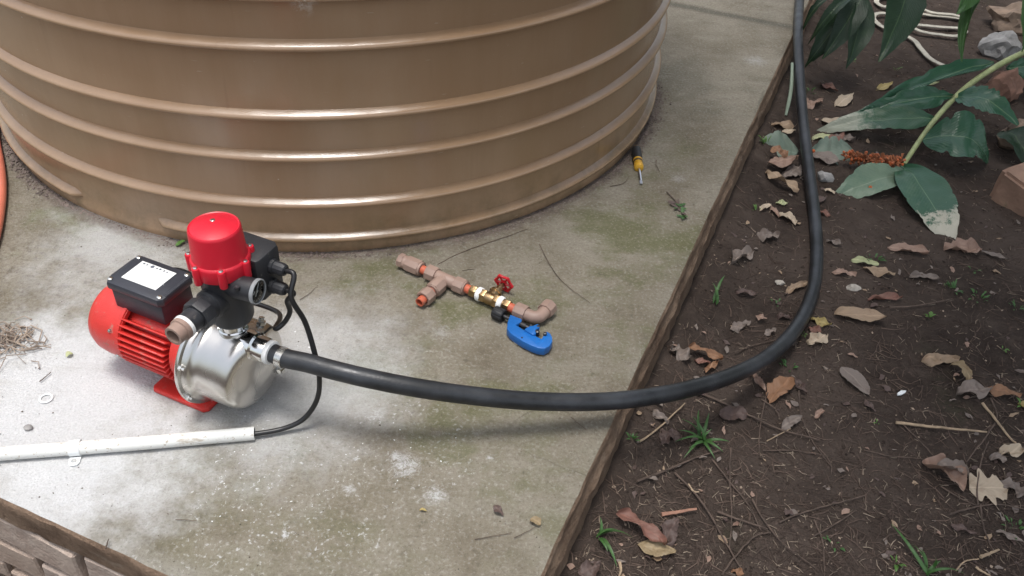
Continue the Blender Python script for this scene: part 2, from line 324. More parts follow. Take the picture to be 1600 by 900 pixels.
def leafmat(name, col, blotch, bamt=.5, rough=.6, vein=.25, bs=22, trans=.12, tipcol=None, tip=(.6, .9), vcol=None):
    n = NT(name); X = n.sep(); r_ = n.rand()
    off = n.t.nodes.new('ShaderNodeVectorMath'); off.operation = 'ADD'; n.set(off.inputs[0], n.co())
    cmb = n.t.nodes.new('ShaderNodeCombineXYZ'); n.set(cmb.inputs[2], n.math('MULTIPLY', r_, 9)); n.set(off.inputs[1], cmb.outputs[0])
    f = n.noise(bs, 6, .7, off.outputs[0])
    c = n.mix(n.rng(f, .62-bamt*.25, .72), col, blotch)
    c = n.mix(n.math('MULTIPLY', r_, .3), c, mul(col, .65))
    mid = n.rng(n.math('ABSOLUTE', X['Y']), .0022, .0008)
    vv = n.math('SINE', n.math('ADD', n.math('MULTIPLY', n.math('SUBTRACT', X['X'], n.math('MULTIPLY', n.math('ABSOLUTE', X['Y']), 1.3)), 520), n.math('MULTIPLY', f, 6)))
    c = n.mix(n.math('MULTIPLY', mid, vein), c, vcol or mul(col, 1.9))
    c = n.mix(n.rng(vv, .2, 1, 0, .07), c, mul(col, 1.5))
    if tipcol:
        tm = n.rng(n.math('ADD', X['X'], n.math('MULTIPLY', n.math('SUBTRACT', n.noise(34, 7, .8), .5), .38)), tip[0], tip[1])
        c = n.mix(tm, c, tipcol)
    n.P(Base_Color=c, Roughness=rough)
    b = n.bump(vv, .00015); n.bump(n.noise(60, 4), .0012, 1, b)
    if trans:
        tr = n.t.nodes.new('ShaderNodeBsdfTranslucent'); n.set(tr.inputs[0], c); mx = n.t.nodes.new('ShaderNodeMixShader'); mx.inputs[0].default_value = trans
        n.t.links.new(n.b.outputs[0], mx.inputs[1]); n.t.links.new(tr.outputs[0], mx.inputs[2]); n.t.links.new(mx.outputs[0], n.t.nodes['Material Output'].inputs[0])
    return n.m
LM = {
 'tan': leafmat('dead_leaf_tan', (.33, .235, .155), (.23, .14, .085)),
 'orange': leafmat('dead_leaf_orange', (.27, .145, .08), (.19, .09, .05)),
 'pink': leafmat('dead_leaf_pink', (.31, .205, .155), (.22, .13, .095)),
 'red': leafmat('dead_leaf_red', (.20, .095, .07), (.25, .15, .11)),
 'grey': leafmat('dead_leaf_grey', (.21, .17, .145), (.13, .095, .08)),
 'dark': leafmat('dead_leaf_dark', (.105, .07, .06), (.065, .042, .036)),
 'pale': leafmat('dead_leaf_pale', (.47, .38, .28), (.33, .24, .165)),
 'yellow': leafmat('dead_leaf_yellow', (.36, .28, .11), (.27, .21, .09)),
 'olive': leafmat('dead_leaf_olive', (.28, .21, .12), (.22, .14, .075)),
 'palegreen': leafmat('dry_leaf_green', (.40, .42, .23), (.34, .33, .2)),
 'ginger': leafmat('ginger_leaf', (.035, .105, .058), (.05, .135, .07), rough=.26, bs=10, trans=.18, vcol=(.13, .22, .12), vein=.8),
 'ginger_shaded': leafmat('ginger_leaf_shaded', (.016, .040, .018), (.024, .055, .022), rough=.48, bs=10, trans=.25, vcol=(.07, .12, .05), vein=.6),  # shade on the overhanging leaves put into a darker leaf colour
 'ginger_spot': leafmat('ginger_leaf_spotted', (.035, .105, .058), (.07, .14, .08), rough=.35, bs=14, trans=.15, vcol=(.13, .22, .12), vein=.8, tipcol=(.47, .45, .36), tip=(.235, .285)),
 'ginger_dry': leafmat('ginger_leaf_drytip', (.045, .12, .065), (.10, .16, .09), rough=.4, bs=14, trans=.15, vcol=(.13, .22, .12), vein=.8, tipcol=(.30, .32, .25), tip=(.17, .27)),
 'ginger_under': leafmat('ginger_leaf_underside', (.17, .24, .165), (.11, .19, .13), rough=.45, bs=12, trans=.15, vcol=(.24, .3, .22), vein=.8),
 'ginger_grey': leafmat('ginger_leaf_grey', (.16, .21, .165), (.23, .24, .19), rough=.6, bs=25, trans=.1),
 'grass': leafmat('grass_green', (.055, .13, .035), (.075, .15, .045), rough=.45, bs=20, trans=.25),
 'bright': leafmat('seedling_green', (.10, .20, .045), (.12, .22, .05), rough=.45, trans=.3),
 'crown': leafmat('tree_leaf', (.045, .095, .03), (.06, .115, .035), rough=.4, trans=.3),
}

# ------------------------------------------------------------------ the setting
TH = -.377; NU = Vector((math.cos(TH), math.sin(TH), 0)); NV = Vector((-NU.y, NU.x, 0))
U1, V0, V1 = -.1811*H, .4123*H, 2.596*H           # right edge, front edge, far joint
def uv(u, v, z=0): return NU*u + NV*v + Vector((0, 0, z))
def touv(x, y): return x*NU.x+y*NU.y, x*NV.x+y*NV.y
def gz(x, y, fine=True):
    u, v = touv(x, y)
    z = -.150 - .16*sm(-.1, -.55, u)*sm(V0+.25, V0-.02, v) + .012*nz(x, y, 1.3)
    z += .035*sm(.14, .02, u-U1)*sm(V0-.1, V0+.1, v)            # soil banked against the slab
    z += .03*sm(1.6, 3.2, x)*sm(1.5, 3.2, y)
    if fine: z += .006*nz(x, y, 9, 3)+.004*nz(x, y, 28, 5)+.0022*nz(x, y, 75, 8)
    return z
def gp(px, py, lift=0.0, fine=True):                # photo pixel -> point on the soil
    z = -.15
    for _ in range(4): p = at(px, py, z+lift); z = gz(p.x, p.y, fine)
    p.z = z+lift; return p
def axis_vals(lo, hi, step, far):
    a = [lo+step*i for i in range(int((hi-lo)/step)+1)]; s = step
    pre = []; x = lo
    while x > -far: s *= 1.5; x -= s; pre.append(x)
    s = step; x = a[-1]; post = []
    while x < far: s *= 1.5; x += s; post.append(x)
    return pre[::-1]+a+post
xs = axis_vals(-1.15, 2.45, .010, 400); ys = axis_vals(.45, 4.3, .010, 400)
g = MB(); nx = len(xs)
g.v = [Vector((x, y, gz(x, y))) for y in ys for x in xs]
g.f = [(j*nx+i, j*nx+i+1, (j+1)*nx+i+1, (j+1)*nx+i) for j in range(len(ys)-1) for i in range(nx-1)]; g.mi = [0]*len(g.f)
tag(g.build('ground', M['soil'], sharp=180), kind='structure')

def chip(v, k):                                    # ragged arris along an edge
    return .0035*nz(v, 0, 9, k)+.0028*nz(v, 0, 30, k+1)+.009*max(0, nz(v, 0, 5, k+7)-.25)
def make_slab(name, u0, v0, v1, step, right=True, front=True, z0=0.0, deep=.26, thick=.062, k=1):
    us = []; u = U1-.012
    s = step
    while u > u0: us.append(u); u -= s; s *= 1.02
    us.append(u0); us = us[::-1]; vs_ = []; v = v0+.012; s = step
    while v < v1-.005: vs_.append(v); v += s; s *= 1.012
    vs_.append(v1)
    mb = MB(); nu, nv = len(us), len(vs_)
    def top(u, v): return z0+.0035*nz(u, v, 2.1, k)+.0014*nz(u, v, 14, k)
    for v in vs_:
        for u in us: mb.v.append(uv(u, v, top(u, v)))
    mb.f = [(j*nu+i, j*nu+i+1, (j+1)*nu+i+1, (j+1)*nu+i) for j in range(nv-1) for i in range(nu-1)]; mb.mi = [0]*len(mb.f)
    # right flank: arris then rough layered face
    rows = [(0, 0), (.009, -.0015), (.013, -.008), (.012, -.02), (.016, -.034), (.022, -.045), (.021, -.052), (.015, -.058), (.016, -.075), (.018, -.095), (.022, -.12), (.026, -.15), (.03, -.19), (.03, -deep)]
    def flank(line, out, rws, fn_mi, kk):
        base = len(mb.v); m_ = len(line)
        for ri, (d, dz) in enumerate(rws):
            for (u, v, sv) in line:
                rough = 0 if ri == 0 else (.4 if ri == 1 else 1)
                dd = d+rough*(-chip(sv, kk)+.003*nz(sv, dz, 24, kk+3)+.003*nz(sv, dz*2, 70, kk+5))
                zz = top(u, v)+dz+(0 if ri < 2 else .003*nz(sv, dz*4, 17, kk+9))
                if ri > 0: zz -= .018*max(0, nz(sv, 0, 5, kk+7)-.25)
                mb.v.append(uv(u+out[0]*dd, v+out[1]*dd, zz))
        for ri in range(len(rws)-1):
            for i in range(m_-1):
                mb.f.append((base+ri*m_+i, base+ri*m_+i+1, base+(ri+1)*m_+i+1, base+(ri+1)*m_+i)); mb.mi.append(fn_mi(ri))
    if right: flank([(us[-1], v, v) for v in vs_], (1, 0), rows, lambda r: 0 if r < 1 else 1, k)
    if front: flank([(u, vs_[0], u) for u in us], (0, -1), [(0, 0), (.008, -.001), (.012, -.006), (.013, -.02), (.012, -.04), (.013, -thick), (-.05, -thick-.002)], lambda r: 0 if r < 1 else 1, k+20)
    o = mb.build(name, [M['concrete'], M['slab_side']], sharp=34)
    tag(recalc(o), kind='structure'); return o
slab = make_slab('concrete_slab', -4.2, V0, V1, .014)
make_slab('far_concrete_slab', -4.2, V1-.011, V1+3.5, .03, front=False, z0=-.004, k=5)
# mortar core and the bricks carrying the slab along its front
mb = MB()
for i in range(60):
    pass
uu = [-2.2+i*.02 for i in range(int((U1+.02+2.2)/.02)+1)]; rw = [-.064-.016*i for i in range(16)]
for z in rw:
    for u in uu: mb.v.append(uv(u, V0+.012+.005*nz(u, z, 22, 2), z))
mb.f = [(j*len(uu)+i, j*len(uu)+i+1, (j+1)*len(uu)+i+1, (j+1)*len(uu)+i) for j in range(len(rw)-1) for i in range(len(uu)-1)]; mb.mi = [0]*len(mb.f)
recalc(mb.build('mortar_core', M['slab_side'], slab))
def brick_mesh(k, L):
    b = bmesh.new(); bmesh.ops.create_cube(b, size=1)
    for v in b.verts: v.co = Vector((v.co.x*L, v.co.y*.10, v.co.z*.072))
    bmesh.ops.bevel(b, geom=b.edges[:], offset=.0035, segments=1, affect='EDGES')
    bmesh.ops.subdivide_edges(b, edges=b.edges[:], cuts=3, use_grid_fill=True)
    for v in b.verts:
        q = v.co; v.co = q+Vector((nz(q.x, q.z, 25, k), nz(q.x, q.z, 18, k+4), nz(q.x, q.y, 25, k+8)))*.0042
    m = MB(); m.bm(b); return m.mesh('brick', M['brick'], 24)
bms = [brick_mesh(i*3, .212) for i in range(5)]
for row in range(3):
    for i in range(9):
        o = bpy.data.objects.new('brick', bms[(row*3+i) % 5]); C.objects.link(o); o.parent = slab
        u = U1-.13-i*.232-(row % 2)*.116+RN.uniform(-.006, .006)
        o.location = uv(u, V0+.047+RN.uniform(-.005, .005), -.108-row*.088+RN.uniform(-.004, .004))
        o.rotation_euler = (RN.uniform(-.03, .03), RN.uniform(-.025, .025), TH+RN.uniform(-.03, .03))

# ------------------------------------------------------------------ water tank
TC = Vector((-.4544*H, 2.0641*H, 0)); RW, RC = .926, .941
RIBS = [.040, .130, .245, .340, .486, .582, .70, .80, .93, 1.05, 1.17, 1.3, 1.42, 1.55, 1.68, 1.8]
tank = empty('water_tank', TC); tag(tank, 'large tan ribbed plastic water tank standing on the concrete slab', 'tank')
prof = [(RW+.006, 0), (RW+.007, .018), (RW+.001, .03)]
z = .03
while z < 1.9:
    z += .03; prof.append((RW+.0015*math.sin(z*23), z))
prof += [(RW-.01, 1.94), (RW-.06, 1.99), (.6, 2.1), (.25, 2.16), (.0, 2.17)]
MB().lathe(prof, 160).build('tank_wall', M['tank'], tank, sharp=60)
ribprof = [(-.004, .0145), (.0008, .0125), (.004, .0100), (.0130, .0040), (.0168, .0005), (.0178, -.0035), (.0170, -.0075), (.0145, -.0095), (.008, -.0090), (.002, -.0085), (-.004, -.010)]
def tankang(px, py, z): p = at(px, py, z)-TC; return math.atan2(p.y, p.x)
gap0, gap1 = tankang(128, 307, .04), tankang(236, 349, .04)
for i, z in enumerate(RIBS):
    kw = {}
    if i == 0:
        a0, a1 = gap1, gap0+2*math.pi
        if a1-a0 > 2*math.pi: a1 -= 2*math.pi
        kw = dict(a0=a0, a1=a1)
        def mod(r, a, t, a0=a0, a1=a1):            # ends fade into the wall
            e = sm(0, .035, min(t-a0, a1-t)); return RW-.004+(r-RW+.004)*e, a
        kw['mod'] = mod
    MB().lathe([(RW+d, z+dz*.82) for d, dz in ribprof], 200, **kw).build('rib', M['tank'], tank, sharp=60)

# ------------------------------------------------------------------ the pump
PM = Matrix.Translation(PUMP) @ Matrix.Rotation(PANG, 4, 'Z')
pump = empty('water_pump', PUMP, PANG)
tag(pump, 'red electric water pump with stainless steel housing and upright pressure controller', 'pump')
ZA = .100
AX = Matrix.Translation((0, 0, ZA))
def part(mb, name, mat, parent=pump, **k): return mb.build(name, mat, parent, **k)
# foot
ft = MB().prism([(-.108, -.062), (.004, -.062), (.012, -.054), (.012, .054), (.004, .062), (-.108, .062), (-.114, .055), (-.114, -.055)], 0, .011, .003)
ft.box((-.03, 0, .03), (.04, .05, .05), .006); ft.box((-.075, 0, .028), (.05, .03, .05), .004)
part(ft, 'foot', M['red_paint'])
# motor
part(MB().lathe([(0, -.16), (.052, -.16), (.052, -.02), (.06, -.02), (.066, -.03), (.066, -.036), (.05, -.04)][::1], 40, AX, 'X'), 'motor_body', M['red_paint'])
part(MB().lathe([(.05, -.045), (.066, -.042), (.068, -.022), (.083, -.012), (.0895, -.010), (.0895, -.0035), (.06, -.0035)], 48, AX, 'X'), 'motor_bracket', M['red_paint'])
fin = MB()
fin.box((-.102, .0615, 0), (.108, .025, .0036), .0012, seg=1); finme = fin.mesh('cooling_fin', M['red_paint'])
for k in range(38):
    a = 2*math.pi*k/38
    if 52 < math.degrees(a) < 128 : continue
    o = bpy.data.objects.new('cooling_fin', finme); C.objects.link(o); o.parent = pump; o.location = (0, 0, ZA); o.rotation_euler = (a, 0, 0)
part(MB().lathe([(.062, -.148), (.0705, -.148), (.0715, -.154), (.0715, -.194), (.0695, -.214), (.063, -.229), (.050, -.239), (.03, -.243), (0, -.244)], 48, AX, 'X'), 'fan_cover', M['red_paint'])
part(MB().lathe([(.0710, -.157), (.0735, -.156), (.0735, -.150), (.0710, -.149)], 48, AX, 'X'), 'cover_rim', M['red_paint'])
for a in (25, 155, 205, 335):
    A = math.radians(a); part(MB().lathe([(0, .003), (.003, .0025), (.004, 0)], 12, AX @ Matrix.Translation((-.17, .0715*math.cos(A), .0715*math.sin(A))) @ Matrix.Rotation(A-math.pi/2, 4, 'X')), 'screw', M['bolt'])
# terminal box
bx = MB().box((-.12, .004, .1815), (.112, .074, .045), .004); bx.box((-.12, .004, .158), (.08, .05, .02), .002)
tb = part(bx, 'terminal_box', M['box_plastic'])
lid = MB().prism([(-.183, -.028), (-.175, -.038), (-.065, -.038), (-.057, -.030), (-.057, .040), (-.065, .048), (-.175, .048), (-.183, .038)], .203, .221, .005)
lid.tube([(-.178, -.02, .2175), (-.178, .03, .2175)], .0045, 8); lid.tube([(-.0615, -.022, .2175), (-.0615, .03, .2175)], .0045, 8)
lido = part(lid, 'lid', M['box_plastic'], tb)
LBL = Matrix.Translation((-.122, .008, .2213))
lab = part(MB().box((0, 0, .0004), (.076, .052, .0008), 0, LBL), 'rating_label', M['label'], tb)
pr = MB()
for (x, y, sx, sy) in [(-.03, .021, .004, .004), (-.023, .021, .003, .004), (-.001, .021, .004, .003), (.006, .0215, .004, .004), (.015, .021, .003, .004), (.022, .0205, .003, .003)]:
    pr.box((x, y, .0009), (sx, sy, .0002), 0, LBL)
pr.lathe([(.0038, .0008), (.0038, .0011), (0, .0011)], 14, LBL @ Matrix.Translation((-.011, .0208, 0)))
part(pr, 'label_print', M['print'], tb)
pr = MB()
for r_ in range(7):
    x = -.033
    while x < (.033 if r_ not in (2, 5) else .012):
        wdt = RN.uniform(.003, .010); pr.box((x+wdt/2, .013-r_*.0055, .0009), (wdt, .0009, .0002), 0, LBL); x += wdt+RN.uniform(.002, .006)
part(pr, 'label_print', M['pale_print'], tb)
for (x, y) in ((-.174, -.029), (-.066, -.029), (-.066, .039), (-.174, .039)):
    part(MB().lathe([(.0045, .2195), (.0045, .2225), (.003, .2235), (0, .2235)], 12, Matrix.Translation((x, y, 0))), 'screw', M['bolt'], tb)
part(MB().lathe([(.012, 0), (.012, .006), (.010, .012), (.010, .02), (0, .02)], 14, Matrix.Translation((-.15, .041, .182)) @ Matrix.Rotation(-math.pi/2, 4, 'X')), 'cable_gland', M['black_plastic'], tb)
# stainless housing
def hmod(r, a, t):                                 # pressed swelling from the neck down to the suction port
    dt = (t-math.pi/2+math.pi) % (2*math.pi)-math.pi
    up = math.exp(-(dt/.62)**2)
    return r*(1+.06*up*sm(.05, .095, a)*sm(.02, .07, r)), a+.008*up*sm(.0, .05, r)*sm(.080, .105, a)-.006*(1-up)*sm(.02, .06, r)*sm(.085, .104, a)
hp = [(.045, -.003), (.096, -.003), (.0975, 0), (.0965, .004), (.090, .005), (.0885, .008), (.088, .013), (.0845, .016), (.081, .019), (.0795, .024)]
hp += [(.0795, .03+.0075*i) for i in range(6)]
hp += [(.079, .077), (.0775, .085), (.0745, .092), (.070, .0975), (.063, .1015), (.055, .1035), (.045, .105), (.03, .106), (.015, .1065), (0, .107)]
hp = hp[:10]+[(v.x, v.y) for v in spline([(r_, a_, 0) for r_, a_ in hp[10:]], 4)]
hs_ = part(MB().lathe(hp, 128, AX, 'X', mod=hmod), 'pump_housing', M['stainless'], sharp=50)
for k in range(8):
    A = math.radians(22.5+45*k); Mx = AX @ Matrix.Translation((.004, .0925*math.cos(A), .0925*math.sin(A))) @ Matrix.Rotation(math.pi/2, 4, 'Y')
    part(MB().lathe([(.0048, 0), (.0048, .004), (.0042, .005), (.0025, .005), (.0025, .011), (0, .011)], 6, Mx), 'bolt', M['bolt'], hs_, sharp=20)
part(MB().lathe([(.0255, .170), (.0255, .185), (.0235, .187), (.0235, .203), (.021, .205)], 32, Matrix.Translation((.058, 0, 0))), 'neck', M['chrome'], hs_)
part(MB().lathe([(.0085, 0), (.0085, .006), (.0055, .007), (.0055, .013), (.0045, .014), (0, .014)], 6, Matrix.Translation((.086, .036, .171)) @ Matrix.Rotation(-.3, 4, 'X')), 'priming_plug', M['bolt'], hs_, sharp=20)
part(MB().lathe([(.0085, 0), (.0085, .005), (.005, .006), (.005, .012), (0, .012)], 6, Matrix.Translation((.098, .045, .06)) @ Matrix.Rotation(math.pi/2, 4, 'Y')), 'drain_plug', M['bolt'], hs_, sharp=20)
PZ = .158
PT = Matrix.Translation((0, -.003, PZ))
part(MB().lathe([(.026, .085), (.026, .104), (.0225, .107), (.0222, .128), (.0215, .1295), (.014, .1295)], 36, PT, 'X'), 'suction_port', M['chrome'], hs_)
part(MB().lathe([(.0165, .127), (.0205, .128), (.0215, .131), (.0205, .137), (.0165, .138)], 32, PT, 'X'), 'thread_tape', M['ptfe'], hs_)
# pressure controller
CX = .062
pc = part(MB().lathe([(.024, .204), (.032, .206), (.0355, .213), (.037, .24), (.0395, .30), (.0405, .316), (.047, .318), (.047, .326), (.02, .326)], 48, Matrix.Translation((CX, 0, 0))), 'pressure_controller', M['black_plastic'])
bodyx = MB(); bodyx.box((CX-.044, .012, .270), (.012, .04, .10), .004); part(bodyx, 'side_rib', M['black_plastic'], pc)
cap = MB().lathe([(.0462, .313), (.0472, .316), (.0472, .336), (.046, .339), (.0438, .3405), (.0430, .344), (.0408, .389), (.0400, .393), (.0385, .3945), (.0368, .3935), (.029, .3965), (.018, .399), (.008, .4005), (0, .4008)], 56, Matrix.Translation((CX, 0, 0)))
capo = part(cap, 'cap', M['red_cap'], pc)
for k in range(7):
    A = math.radians(k*360/7-90-10); x, y = CX+.0480*math.cos(A), .0480*math.sin(A)
    part(MB().lathe([(.0062, .309), (.0066, .312), (.0066, .338), (.0058, .340), (0, .340)], 16, Matrix.Translation((x, y, 0))), 'screw_boss', M['red_cap'], pc)
    part(MB().lathe([(.0038, .339), (.0038, .3415), (.0024, .343), (0, .343)], 12, Matrix.Translation((x, y, 0))), 'screw', M['bolt'], pc)
part(MB().lathe([(.004, .398), (.004, .4018), (.003, .4023), (0, .402)], 14, Matrix.Translation((CX-.004, .004, 0))), 'cap_screw', M['bolt'], pc)
OUT = Matrix.Translation((CX, .004, .266)) @ Matrix.Rotation(math.pi/2, 4, 'X')      # Z axis -> -Y
part(MB().lathe([(.026, .02), (.026, .048), (.0225, .05), (.0225, .060), (.024, .062)], 36, OUT), 'outlet', M['black_plastic'], pc)
nutp = MB().lathe([(.018, .060), (.0255, .060), (.0262, .062), (.0262, .080), (.0255, .082), (.018, .082)], 8, OUT); part(nutp, 'union_nut', M['black_plastic'], pc, sharp=20)
part(MB().lathe([(.019, .08), (.019, .104), (.017, .106), (.01, .106)], 32, OUT), 'outlet_pipe', M['black_plastic'], pc)
part(MB().lathe([(.0185, .102), (.0198, .103), (.0198, .108), (.0175, .110)], 32, OUT), 'thread_tape', M['ptfe'], pc)
part(MB().lathe([(.0165, .107), (.0192, .109), (.0192, .116), (.0166, .117), (.0160, .132), (.0118, .132), (.0118, .11), (0, .11)], 32, OUT), 'pipe_end', M['brown_plastic'], pc)
GA = Matrix.Translation((CX+.022, -.016, .298)) @ Matrix.Rotation(.12, 4, 'Z') @ Matrix.Rotation(math.pi/2, 4, 'Y') @ Matrix.Diagonal((.88, .88, .95, 1))
part(MB().lathe([(.018, 0), (.0225, .012), (.0225, .05), (.0235, .051), (.0235, .055), (.021, .055), (.021, .052), (0, .052)], 40, GA), 'gauge', M['black_plastic'], pc)
part(MB().lathe([(.0205, .0525), (0, .0525)], 40, GA), 'gauge_dial', M['dial'], pc)
tk = MB()
for k in range(13):
    a = math.radians(-40+k*260/12); tk.box((.0178, 0, .0528), (.0022, .0007, .0003), 0, GA @ Matrix.Rotation(a, 4, 'Z'))
tk.box((.003, 0, .0532), (.026, .0028, .0004), 0, GA @ Matrix.Rotation(2.5, 4, 'Z')); tk.lathe([(.003, .0528), (.003, .0542), (0, .0542)], 12, GA)
tk.box((-.006, .006, .0528), (.007, .003, .0003), 0, GA @ Matrix.Rotation(2.2, 4, 'Z'))
part(tk, 'gauge_scale', M['dial_white'], pc)
part(MB().lathe([(.0208, .0545), (.0212, .0575), (.0228, .0582), (.0240, .057), (.0240, .0515)], 40, GA), 'gauge_rim', M['clear_rim'], pc)
part(MB().lathe([(.0215, .0545), (.0212, .0560), (.018, .0574), (.012, .0582), (0, .0586)], 40, GA), 'gauge_lens', M['lens'], pc)
part(MB().lathe([(.0045, 0), (.0045, .006), (.002, .006), (0, .005)], 12, Matrix.Translation((CX+.052, -.03, .308))), 'set_screw', M['black_plastic'], pc)
eb = MB().prism([(-.012, .0), (.062, .0), (.066, .006), (.066, .054), (.056, .062), (-.005, .062), (-.012, .054)], .246, .330, .005, Matrix.Translation((CX-.010, .018, 0)))
part(eb, 'electronics_box', M['black_plastic'], pc)
G1 = Matrix.Translation((CX+.056, .052, .300)) @ Matrix.Rotation(math.pi/2, 4, 'Y'); G2 = Matrix.Translation((CX+.056, .045, .264)) @ Matrix.Rotation(math.pi/2, 4, 'Y')
for Gm in (G1, G2): part(MB().lathe([(.0135, 0), (.0135, .006), (.0115, .007), (.0115, .02), (.0095, .026), (.006, .028), (.004, .026)], 12, Gm), 'cable_gland', M['black_plastic'], pc, sharp=25)

# ------------------------------------------------------------------ hoses, cables, conduit
def pl(x, y, z): return PM @ Vector((x, y, z))
hp_ = [pl(.134, -.003, PZ), pl(.165, -.003, PZ)]
hp_ += [at(480, 567, .1575), at(520, 578, .155), at(570, 590, .147), at(640, 604, .131), at(720, 616, .107), at(820, 626, .080), at(920, 628, .063), at(1000, 622, .05), at(1075, 608, .010)]
for (x, y, l) in ((1145, 586, .110), (1200, 557, .065), (1243, 514, .030), (1268, 462, .0155), (1276, 410, .0155), (1274, 350, .0155)):
    hp_.append(gp(x, y, l, False))
hp_ += [at(1266, 280, -.118), at(1256, 200, -.082), at(1250, 130, -.035), at(1247, 70, .008), at(1248, 20, .019), at(1252, -30, .018), at(1258, -90, .018), at(1262, -160, .018)]
hose = empty('black_hose', hp_[0]); tag(hose, 'thick black rubber hose running from the pump over the slab edge onto soil', 'hose')
hpts = spline(hp_, 14); ho = MB().tube([p-hp_[0] for p in hpts], .0163, 20).build('hose_tube', M['hose'], hose)
cl = MB(); dirx = (PM.to_3x3() @ Vector((1, 0, -.03))).normalized(); CM = frame(pl(.157, -.003, PZ-.001)-hp_[0], dirx)
cl.lathe([(.0166, -.0065), (.0178, -.006), (.0178, .006), (.0166, .0065)], 32, CM, 'X')
for k in range(26): cl.box((0, 0, .0180), (.008, .0014, .0008), 0, CM @ Matrix.Rotation(2*math.pi*k/26, 4, 'X'))
co_ = cl.build('hose_clamp', M['bolt'], hose)
cs = MB().tube([(0, -.014, -.022), (0, .012, -.022)], .0045, 8, CM); cs.lathe([(.0055, -.020), (.0055, -.014), (0, -.013)][::1], 6, CM @ Matrix.Translation((0, 0, -.022)) @ Matrix.Rotation(math.pi/2, 4, 'X')); cs.build('clamp_screw', M['bolt'], co_, sharp=25)
def cable(name, pts, r, mat, label, cat, n=10, seg=10):
    p = spline(pts, n); o = MB().tube([q-p[0] for q in p], r, seg).build(name, mat, loc=p[0]); return tag(o, label, cat)
cable('power_cable', [G1 and pl(CX+.080, .052, .300), pl(CX+.10, .05, .299), at(455, 465, .268), at(476, 502, .222), at(490, 545, .172), at(499, 590, .118), at(495, 625, .068), at(475, 654, .030), at(445, 669, .014), at(405, 677, .0125), at(360, 681, .0125)], .0046, M['cable'],
      'black power cable looping from pressure controller down into white conduit', 'cable')
cable('motor_cable', [pl(CX+.080, .045, .264), pl(CX+.097, .046, .262), at(449, 470, .235), at(453, 487, .205), at(444, 504, .18), at(430, 513, .165), pl(.05, .12, .12), pl(-.06, .12, .12), pl(-.13, .09, .17), pl(-.15, .062, .182)], .0046, M['cable'],
      'short black cable from pressure controller curving behind the steel housing', 'cable')
cp = [at(398, 677, .0125), at(200, 694, .0125), at(0, 709, .0125), at(-250, 729, .0125)]
cd = empty('conduit', at(398, 677, 0)); tag(cd, 'dirty white plastic conduit pipe lying on the slab with a cable entering', 'conduit')
pts = spline(cp, 6); o0 = at(398, 677, 0)
tb_ = MB(); tb_.tube([p-o0 for p in pts], .0118, 24, cap=False); tb_.tube([p-o0 for p in pts[:2]][::-1], .0100, 24, cap=False)
d_ = (pts[0]-pts[1]).normalized(); CMx = frame(pts[0]-o0, d_); tb_.lathe([(.0118, 0), (.0100, 0.0)], 24, CMx, 'X'); tb_.build('conduit_pipe', M['pvc'], cd)
q = at(118, 700, .0125)-o0; CMs = frame(q, d_)
sd = MB().lathe([(.0122, -.009), (.0138, -.009), (.0138, .009), (.0122, .009)], 24, CMs, 'X')
sd.prism([(-.009, -.012), (.009, -.012), (.009, -.024), (.006, -.029), (0, -.0305), (-.006, -.029), (-.009, -.024)], -.012, -.009, .0005, CMs)
so_ = sd.build('saddle_clip', M['white_ring'], cd)
MB().lathe([(.0048, -.0090), (.0048, -.0072), (.002, -.0068), (0, -.0074)], 12, CMs @ Matrix.Translation((0, -.0215, 0))).build('screw', M['bolt'], so_)
q = [(-14, 150, .03), (-8, 215, .012), (-1, 255, .012), (2, 290, .012), (-1, 330, .012), (-10, 375, .012), (-30, 430, .012)]
cable('salmon_hose', [at(*p) for p in q], .0115, M['salmon'], 'salmon red hose lying beside the tan water tank', 'hose', seg=16)
rg = MB(); rg.lathe([(.0125, .0), (.0105, .002), (.0085, 0), (.0105, -.001), (.0125, 0)], 32); tag(rg.build('sealing_ring', M['white_ring'], loc=at(72, 622, .002)), 'small white sealing ring lying flat on the whitish slab', 'ring')

# ------------------------------------------------------------------ pipe assembly with gate valve
ZP = .0185
A0, A1 = at(625, 406, ZP), at(836, 497, ZP); DX = (A1-A0).normalized()
asm = empty('pipe_assembly', A0); tag(asm, 'brown pipe fittings with orange tube and brass gate valve lying on the slab', 'pipe assembly')
FM = frame(Vector(), DX)
def sx(px, py): return (at(px, py, ZP)-A0).dot(DX)
def hexnut(mb, x0, x1, r, Mx, seg=8, rot=.3):
    return mb.lathe([(r*.72, x0), (r*.97, x0), (r, x0+.0015), (r, x1-.0015), (r*.97, x1), (r*.72, x1)], seg, Mx @ Matrix.Rotation(rot, 4, 'X'), 'X')
def fit(mb, name, mat, parent=asm, sharp=25): return mb.build(name, mat, parent, sharp=sharp)
s1, s2 = sx(659, 419), sx(664, 422)
# end coupling
cpm = MB(); hexnut(cpm, 0, .012, .0165, FM); cpm.lathe([(.0138, .011), (.0150, .013), (.0150, .02), (.0145, .022)], 28, FM, 'X'); hexnut(cpm, .021, s1-.002, .0180, FM); cpm.lathe([(.0155, s1-.003), (.0150, s1+.003), (.0100, s1+.0035)], 28, FM, 'X')
fit(cpm, 'coupling', M['brown_plastic'])
sT = sx(697, 435); sa, sb_ = sx(671, 424), sx(727, 449)
orange = MB().tube([FM @ Vector((s1-.004, 0, 0)), FM @ Vector((sa+.006, 0, 0))], .0098, 20); fit(orange, 'orange_pipe', M['orange_pipe'], sharp=50)
BR = FM @ Matrix.Translation((sT, 0, 0)) @ Matrix.Rotation(-math.pi/2, 4, 'Z')       # branch axis towards -Y
tee = MB().lathe([(.0125, sa+.012), (.0132, sa+.014), (.0135, sb_-.014), (.0125, sb_-.012)], 28, FM, 'X'); tee.lathe([(.0132, .002), (.0132, .024)], 28, BR, 'X')
